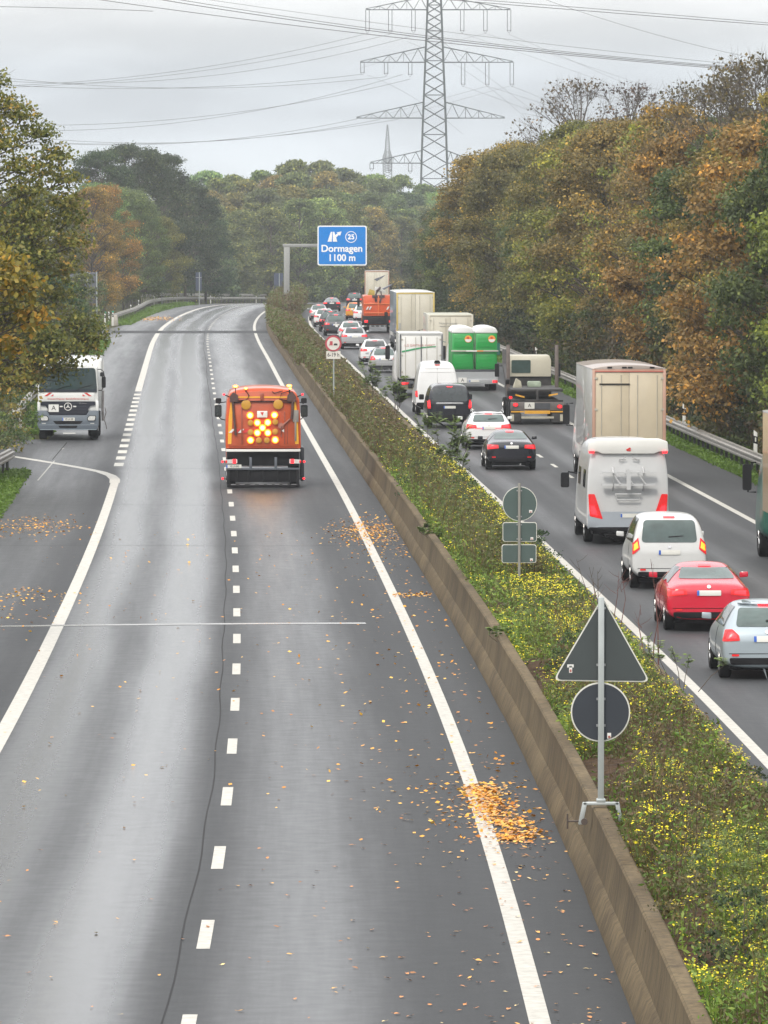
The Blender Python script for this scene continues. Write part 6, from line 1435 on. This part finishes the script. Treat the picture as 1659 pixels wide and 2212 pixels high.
# ---------------------------------------------------------------- blue direction sign on its cantilever
r = empty('direction_sign'); D0 = 572.0; xb = xpx(618.5, D0); r.location = (xb, D0, prof(D0)); g0 = prof(D0)
GP = mat('gantry_grey', (.25,.255,.25), .5, metal=.2, var=.06)
X_ = lambda u: xpx(u, D0) - xb
Z_ = lambda v: zpx(v, D0) - g0
b = MB(); b.prism([(X_(613),-.3),(X_(625),-.3),(X_(626.5),Z_(534)),(X_(613.5),Z_(534))], -.3, .3); b.build('column', GP, r, bevel=.03)
b = MB(); b.box(X_(611),X_(700),-.22,.22,Z_(534),Z_(527)); b.build('cantilever_arm', GP, r, bevel=.03)
b = MB(); x0, x1, z0, z1 = X_(686),X_(792.5),Z_(573.5),Z_(487.5)
b.prism(rrect(x0,x1,z0,z1,.20,6), -.42, -.32); sg = b.build('sign_board', mat('sign_white_fresh', (.78,.79,.80), .4, var=.03), r)
b = MB(); b.prism(rrect(x0+.12,x1-.12,z0+.12,z1-.12,.14,6), -.435, -.415); bl_ = b.build('blue_field', mat('motorway_blue', (.0,.185,.58), .6, var=.05, spec=.15), sg)
SW = mat('sign_white_fresh', (.78,.79,.80), .4)
text('place_name','Dormagen',.94,SW,bl_,(X_(738.5),-.44,Z_(537.5)),bold=.045,sx=1.0)
text('distance','1100 m',.92,SW,bl_,(X_(738.5),-.44,Z_(557.5)),bold=.045,sx=.96)
text('junction_number','25',.66,SW,bl_,(X_(758.5),-.44,Z_(512.3)),bold=.045)
b = MB(); b.ring(X_(758.5),-.45,-.43,Z_(512),.56,.49,40); b.build('number_ring', SW, bl_)
b = MB(); sc = lambda pts: [(X_(480/1.1573+u/3.456/1.1573), Z_(540/1.1573+v/3.456/1.1573)) for u, v in pts]
b.prism(sc([(1172,222),(1200,137),(1214,137),(1208,222)]), -.45, -.43)
b.prism(sc([(1218,222),(1218,137),(1231,137),(1238,165),(1258,150),(1250,142),(1293,134),(1280,172),(1270,163),(1246,186),(1256,222)]), -.45, -.43)
b.build('exit_symbol', SW, bl_)
tag(r, 'blue motorway sign for Dormagen on a grey cantilever post', 'road sign')
# grey backs of far signs on the left
r = empty('road_sign'); D0 = 490.0; r.location = (xpx(181,D0), D0, prof(D0)); g0 = prof(D0); xb = r.location.x
b = MB(); b.box(X2 := (xpx(120,D0)-xb), xpx(210,D0)-xb, -.05, 0, zpx(655,D0)-g0, zpx(588,D0)-g0); bo = b.build('board_back', mat('grey_board', (.09,.10,.12), .5, var=.1), r, bevel=.02)
for u in (135,189.5,209.5):
    b = MB(); b.tube([(xpx(u,D0)-xb,-.12,0),(xpx(u,D0)-xb,-.12,zpx(587,D0)-g0)], .06, 8); b.build('post', POLE, r)
b = MB()
for v in (610,632): b.box(X2, xpx(210,D0)-xb, -.075, -.05, zpx(v,D0)-g0, zpx(v,D0)-g0+.06)
b.build('cross_rail', GREYM, r)
tag(r, 'large grey sign back with pale posts beside the near left tree', 'road sign')
def small_back(u0,u1,v0,v1,D0,label,colm,cross=True):
    r = empty('road_sign'); uc = (u0+u1)/2; r.location = (xpx(uc,D0), D0, prof(D0)); g0 = prof(D0); xb = r.location.x
    b = MB(); b.prism(rrect(xpx(u0,D0)-xb, xpx(u1,D0)-xb, zpx(v1,D0)-g0, zpx(v0,D0)-g0, .04, 2), -.03, 0); b.build('board_back', colm, r)
    b = MB(); b.tube([(.08,-.07,0),(.08,-.07,zpx(v0,D0)-g0)], .05, 8); b.build('post', POLE, r)
    if cross:
        b = MB(); b.box(xpx(u0,D0)-xb, xpx(u1,D0)-xb, -.05, -.03, zpx((v0*.7+v1*.3),D0)-g0, zpx((v0*.7+v1*.3),D0)-g0+.06); b.build('cross_rail', STEEL, r)
    tag(r, label, 'road sign')
NB = mat('blue_grey_board', (.045,.06,.10), .5, var=.15)
small_back(341,356,598,614,660,'small grey sign back above the left end of the far rail',NB)
small_back(423,436,588,628,690,'tall narrow dark sign back above the far rail',NB)
small_back(592,612,590,640,640,'dark blue sign half hidden left of the cantilever column',NB,False)
# ---------------------------------------------------------------- pylons and power lines
PYL = mat('pylon_steel', (.045,.06,.058), .6, metal=.2, var=.1)
INS = mat('insulator', (.07,.07,.08), .4)
D0 = 1500.0
def zz(v): return zpx(v, D0)
def xx(u): return xpx(u, D0)
r = empty('pylon', (xx(938), D0, 0)); xb = xx(938)
lev = [(700,36.5),(405,29),(352,27.5),(256,24.5),(135,19.5),(20,15),(-120,9)]
def halfw(z):
    vz = HOR + (CAMH - z)*FPX/D0
    return float(np.interp(vz, [-120,20,135,256,352,405,700], [9,15,19.5,24.5,27.5,29,40]))*D0/FPX
b = MB(); zs_ = []
z = 0.0
while z < 86:
    zs_.append(z); z += max(1.6, halfw(z)*1.15)
def leg(sx, sy, z): q = halfw(z); return (sx*q, sy*q, z)
for sx in (-1,1):
    for sy in (-1,1): b.tube([leg(sx,sy,q) for q in zs_], .24, 4)
b.build('tower_leg', PYL, r)
b = MB()
for i in range(len(zs_)-1):
    a, c = zs_[i], zs_[i+1]
    for (s1, s2) in (((-1,-1),(1,-1)),((1,-1),(1,1)),((1,1),(-1,1)),((-1,1),(-1,-1))):
        b.tube([leg(*s1,a), leg(*s2,c)], .10, 3, caps=False); b.tube([leg(*s2,a), leg(*s1,c)], .10, 3, caps=False)
        if i % 3 == 0: b.tube([leg(*s1,a), leg(*s2,a)], .07, 3, caps=False)
b.build('lattice_bracing', PYL, r)
def arm(v, ul, ur, vt, ins, il):
    z0 = zz(v); zt = zz(vt); hw = halfw(z0); tips = (xx(ul)-xb, xx(ur)-xb); b = MB()
    for tip in tips:
        s = 1 if tip > 0 else -1; n = 9
        for y in (-hw, hw):
            b.tube([(s*hw, y, z0), (tip, y*.15, z0)], .12, 4); b.tube([(s*hw, y, zt), (tip, y*.15, z0+.25)], .10, 4)
            for k in range(n):
                t0 = k/n; t1 = (k+1)/n
                A = Vector((s*hw,y,z0)).lerp(Vector((tip,y*.15,z0)), t0); B = Vector((s*hw,y,zt)).lerp(Vector((tip,y*.15,z0+.25)), t1); A1 = Vector((s*hw,y,z0)).lerp(Vector((tip,y*.15,z0)), t1)
                if k % 2 == 0: b.tube([A, B], .06, 3, caps=False)
                if k % 2 == 1: b.tube([A1, Vector((s*hw,y,zt)).lerp(Vector((tip,y*.15,z0+.25)), t0)], .06, 3, caps=False)
                if k in (2,4,6): b.tube([A1, B], .06, 3, caps=False)
        for k in range(n+1):
            t0 = k/n; q = hw*(1-t0)+hw*.15*t0; x = s*hw + (tip - s*hw)*t0; b.tube([(x,-q,z0),(x,q,z0)], .06, 3, caps=False)
    b.build('crossarm', PYL, r)
    for u, ln in ins:
        b = MB(); x = xx(u)-xb; l_ = ln*D0/FPX
        for dx in (-.45,.45): b.tube([(x+dx,0,z0),(x+dx,0,z0-l_)], .09, 5)
        b.tube([(x-.6,0,z0-l_),(x+.6,0,z0-l_)], .09, 4); b.tube([(x-.45,0,z0-l_),(x,0,z0-l_-.7),(x+.45,0,z0-l_)], .07, 4); b.build('insulator_string', INS, r)
arm(23,790,1102,-6,[(794,45),(843,45),(893,45),(998,45),(1048,45),(1099,45)],None)
arm(136,778,1108,103,[(783,22),(834,24),(886,26),(1000,47),(1052,47),(1105,47)],None)
arm(256,770,1090,222,[],None)
arm(353,800,1030,326,[(803,12),(842,15),(886,17)],None)
tag(r, 'tall lattice pylon with four pairs of crossarms rising behind the wood', 'pylon')
D0 = 3200.0
r = empty('pylon', (xpx(837,D0), D0, 0)); b = MB()
Q = [(270,.4),(300,3.2),(325,5.0),(340,9.5),(352,9.5),(372,9.0),(420,9.5),(560,14)]
P_ = [(zpx(v,D0), w_*D0/FPX) for v, w_ in Q]
for sx in (-1,1):
    for sy in (-1,1): b.tube([(sx*w_,sy*w_,z) for z, w_ in P_], .28, 4)
for i in range(40):
    t = i/40*(len(P_)-1); k = int(t); f = t-k; z = P_[k][0]*(1-f)+P_[k+1][0]*f; w_ = P_[k][1]*(1-f)+P_[k+1][1]*f
    t2 = (i+1)/40*(len(P_)-1); k2 = min(int(t2), len(P_)-2); f2 = t2-k2; z2 = P_[k2][0]*(1-f2)+P_[k2+1][0]*f2; w2 = P_[k2][1]*(1-f2)+P_[k2+1][1]*f2
    for sy in (-1,1):
        b.tube([(-w_,sy*w_,z),(w2,sy*w2,z2)], .14, 3, caps=False); b.tube([(w_,sy*w_,z),(-w2,sy*w2,z2)], .14, 3, caps=False)
b.build('lattice_tower', PYL, r); tag(r, 'faint distant pylon tip left of the big pylon', 'pylon')
WIRE = mat('wire_aluminium', (.10,.10,.105), .5, var=.05)
def wire(pts, Da, Db, rad, label, group):
    """a sagging conductor through three or more sighted points between distances Da and Db"""
    us = [p[0] for p in pts]; vs = [p[1] for p in pts]; n = 40; pl = []
    cf = np.polyfit(us, vs, min(2, len(us)-1))
    if us[0] < 0: us[0] = -500
    if us[-1] < 0: us[-1] = -500
    if us[-1] > 1650: us[-1] = 2500
    if 'near line' in label and us[0] < 450: us[0] = -300
    for k in range(n+1):
        u = us[0] + (us[-1]-us[0])*k/n; D = Da + (Db-Da)*k/n; pl.append(ppoint(u, float(np.polyval(cf, u)), D))
    base = pl[0].copy(); b = MB(); b.tube([p - base for p in pl], rad, 5); o = b.build('power_line', WIRE, None); o.location = base
    tag(o, label, 'power line', group)
gl = 'thin power lines from the pylon to the left'; gr = 'thin power lines from the pylon to the right'; gn = 'thick near power lines across the sky'
for i, (pts, l) in enumerate((([(794,72),(420,148),(150,178),(-40,186)],'upper left line leaving the pylon top arm, outermost'),([(843,74),(430,153),(160,183),(-40,189)],'upper left line leaving the pylon top arm, middle'),([(893,78),(560,146),(230,183),(-40,170)],'upper left line leaving the pylon top arm, innermost'),
    ([(783,160),(560,182),(300,191),(-40,180)],'left line from the second arm, outermost'),([(834,166),(560,186),(300,190),(-40,162)],'left line from the second arm, middle'),([(886,170),(640,225),(300,262),(-40,268)],'left line from the second arm, innermost'),
    ([(772,256),(520,300),(300,311),(-40,296)],'left line from the third arm, outer'),([(820,258),(560,297),(330,309),(-40,284)],'left line from the third arm, middle'),([(870,160),(560,240),(250,275),(-40,280)],'faint left line between second and third arm'),([(860,258),(640,288),(380,309),(-40,300)],'left line from the third arm, inner'))):
    wire(pts, 1500, 1350, .05, l, gl)
for i, (pts, l) in enumerate((([(998,72),(1200,140),(1400,210)],'right line from the top arm, innermost'),([(1048,72),(1230,130),(1480,215)],'right line from the top arm, middle'),([(1099,74),(1200,116),(1450,225)],'right line from the top arm, outermost'),
    ([(1000,186),(1100,222),(1300,300)],'right line from the second arm, innermost'),([(1052,186),(1160,220),(1350,290)],'right line from the second arm, middle'),([(1105,186),(1200,225),(1350,300)],'right line from the second arm, outermost'),
    ([(880,90),(1000,150),(1130,250)],'line crossing behind the pylon between the upper arms, left'),([(930,70),(1060,170),(1180,260)],'line crossing behind the pylon between the upper arms, right'),([(1100,186),(960,225),(870,250)],'line falling left from the second arm, outer'),([(1052,186),(960,212),(840,245)],'line falling left from the second arm, inner'),([(1048,72),(900,112),(770,150)],'line falling left from the top right arm'),([(794,162),(900,215),(1000,290)],'line running right from the second left arm'))):
    wire(pts, 1502, 1750, .035, l, gr)
for pts, l, rad in (([(190,-2),(560,40),(930,93),(1320,128),(1700,158)],'near line with the lowest start at the top left',.036),([(330,-2),(620,38),(930,84),(1280,122),(1700,154)],'near line second from below at the top left',.04),([(372,-2),(640,36),(930,80),(1280,118),(1700,152)],'near line third from below at the top left',.03),([(440,-2),(760,42),(1090,84),(1380,118),(1700,150)],'near line highest of the crossing bundle',.02),
    ([(900,-6),(1300,26),(1700,57)],'near line across the upper right corner, lower',.036),([(930,-8),(1300,20),(1700,53)],'near line across the upper right corner, upper',.03),([(-30,14),(130,17),(330,24)],'faint line in the top left corner',.03),([(1180,0),(1400,70),(1700,140)],'faint thin line at the upper right',.02)):
    wire(pts, 620, 560, rad, l, gn)
# ---------------------------------------------------------------- saplings and twigs on the median
def twig_plant(D, off, label, stems, Hh, col, leaves=0, seed=0, z0=.6, name='bare_shrub', lm_=None, ls=.10, spread=.5):
    rg = random.Random(seed); r = empty(name, road(D, off, z0)); b = MB(); tips = []
    for k in range(stems):
        x = rg.uniform(-spread,spread); y = rg.uniform(-.5,.5); hh = Hh*rg.uniform(.45,1); dx = rg.uniform(-.25,.25)*hh
        pts = [(x*.4,y*.4,-.1),(x*.7+dx*.2,y*.7,hh*.35),(x+dx*.6,y,hh*.7),(x+dx,y,hh)]
        b.tube(pts, .009*Hh/1.6+.003, 5, .003)
        for q in range(4):
            t = rg.uniform(.4,.95); p = Vector(pts[1]).lerp(Vector(pts[3]), t); e = p + Vector((rg.uniform(-.3,.3), rg.uniform(-.2,.2), rg.uniform(.1,.35)))*Hh*.45
            b.tube([p, p.lerp(e,.5)+Vector((0,0,-.02)), e], .006, 4, .002); tips += [(p, e)]
        tips.append((Vector(pts[2]), Vector(pts[3])))
    b.build('stem', col, r)
    if leaves:
        nr = np.random.RandomState(seed); P=[];T=[];N_=[]
        for (p, e) in tips:
            for q in range(leaves):
                t = (q+1)/leaves; c = p.lerp(e, t); d = (e-p).normalized(); sd = d.cross(Vector((0,0,1)));
                if sd.length < .1: sd = Vector((1,0,0))
                sd.normalize()
                for s in (-1,1):
                    P.append(tuple(c + sd*s*ls*.6)); T.append(tuple(sd*s + d*.4 + Vector((0,0,-.3)))); N_.append((nr.normal()*.3, nr.normal()*.3, 1))
        P=np.array(P);T=np.array(T,float);N_=np.array(N_,float);N_/=np.linalg.norm(N_,axis=1,keepdims=True); k=len(P)
        me = quads_mesh('foliage', leaf_arrays(P,T,N_,nr.uniform(.8,1.3,k)*ls*1.4,nr.uniform(.8,1.2,k)*ls*.45), nr.beta(2,2,k)); me.materials.append(lm_)
        o = bpy.data.objects.new('foliage', me); COL.objects.link(o); o.parent = r; o.color = (1,1,1,1)
    return tag(r, label, 'shrub' if not leaves else 'sapling', 'saplings and bare shrubs on the median')
RTW = mat('red_brown_twig', (.11,.035,.028), .6, var=.2); BTW = mat('brown_twig', (.07,.05,.035), .7, var=.2)
SAP = leaf_mat('sapling_leaves', [(0,(.10,.15,.04)),(.5,(.18,.27,.06)),(1,(.32,.40,.10))], use_obj=False)
twig_plant(112, 3.3, 'bare red twigs rising left of the triangular sign top', 3, 1.8, RTW, seed=3)
twig_plant(108, 4.0, 'tall bare red twigs rising right of the triangular sign top', 3, 2.1, RTW, seed=8, spread=.7)
twig_plant(116, 3.5, 'thin bare twigs just above the triangular sign', 4, 1.7, BTW, seed=12)
twig_plant(252, 3.6, 'leafy sapling in front of the white panel van', 7, 2.0, BTW, 12, 5, name='sapling', lm_=SAP, ls=.17)
twig_plant(262, 2.9, 'leafy sapling left of the white box lorry', 6, 2.2, BTW, 12, 6, name='sapling', lm_=SAP, ls=.16)
twig_plant(196, 3.6, 'dark feathery sapling below the black saloon', 9, 2.1, BTW, 13, 9, name='sapling', lm_=SAP, ls=.15, spread=.8)
twig_plant(186, 3.2, 'second dark sapling nearer than the feathery one', 8, 1.6, BTW, 12, 10, name='sapling', lm_=SAP, ls=.13, spread=.8)
twig_plant(103, 4.1, 'low leafy bramble leaning over the white line', 7, .9, BTW, 8, 14, name='bramble', lm_=SAP, ls=.07, spread=1.0)
twig_plant(112, 1.75, 'dark leafy bramble hanging over the barrier top', 14, .5, BTW, 12, 15, name='bramble', lm_=SAP, ls=.08, spread=.8)
twig_plant(152, 1.8, 'low bush spilling over the barrier farther back', 14, .6, BTW, 12, 16, name='bramble', lm_=SAP, ls=.09, spread=.8)
twig_plant(68, 2.8, 'bare branched weed bush in the lower right corner', 7, .8, BTW, 5, 17, name='bramble', lm_=SAP, ls=.06, spread=.5)
# ---------------------------------------------------------------- haze
b = MB(); b.box(-1500,1500,-120,3400,-12,125); me = bpy.data.meshes.new('haze'); me.from_pydata(b.v, [], b.f)
HZ = bpy.data.objects.new('haze', me); COL.objects.link(HZ)
m = bpy.data.materials.new('haze_air'); m.use_nodes = True; t = m.node_tree
for n in list(t.nodes): t.nodes.remove(n)
oo = t.nodes.new('ShaderNodeOutputMaterial'); pv = t.nodes.new('ShaderNodeVolumePrincipled')
pv.inputs['Color'].default_value = (.86,.90,.95,1); pv.inputs['Density'].default_value = .00017
t.links.new(pv.outputs[0], oo.inputs['Volume']); me.materials.append(m); HZ['kind'] = 'stuff'; HZ['label'] = 'thin grey autumn haze over the whole road'

# ---------------------------------------------------------------- labels: tell look-alikes apart by their order in the picture
bpy.context.view_layer.update()
ORD = ['leftmost','second from left','third from left','fourth from left','fifth from left','sixth from left','seventh from left','eighth from left','ninth from left','tenth from left','eleventh from left','twelfth from left']
_by = {}
for o in bpy.data.objects:
    if o.parent is None and o.get('label') and not o.get('kind') and True: _by.setdefault(o['label'], []).append(o)
for lab, obs in _by.items():
    if len(obs) < 2: continue
    obs.sort(key=lambda o: o.location.x / max(o.location.y, 1))
    for i, o in enumerate(obs):
        sfx = 'rightmost' if i == len(obs)-1 else ORD[min(i, 11)]
        if len(obs) <= 13: o['label'] = f'{sfx}: {lab}'
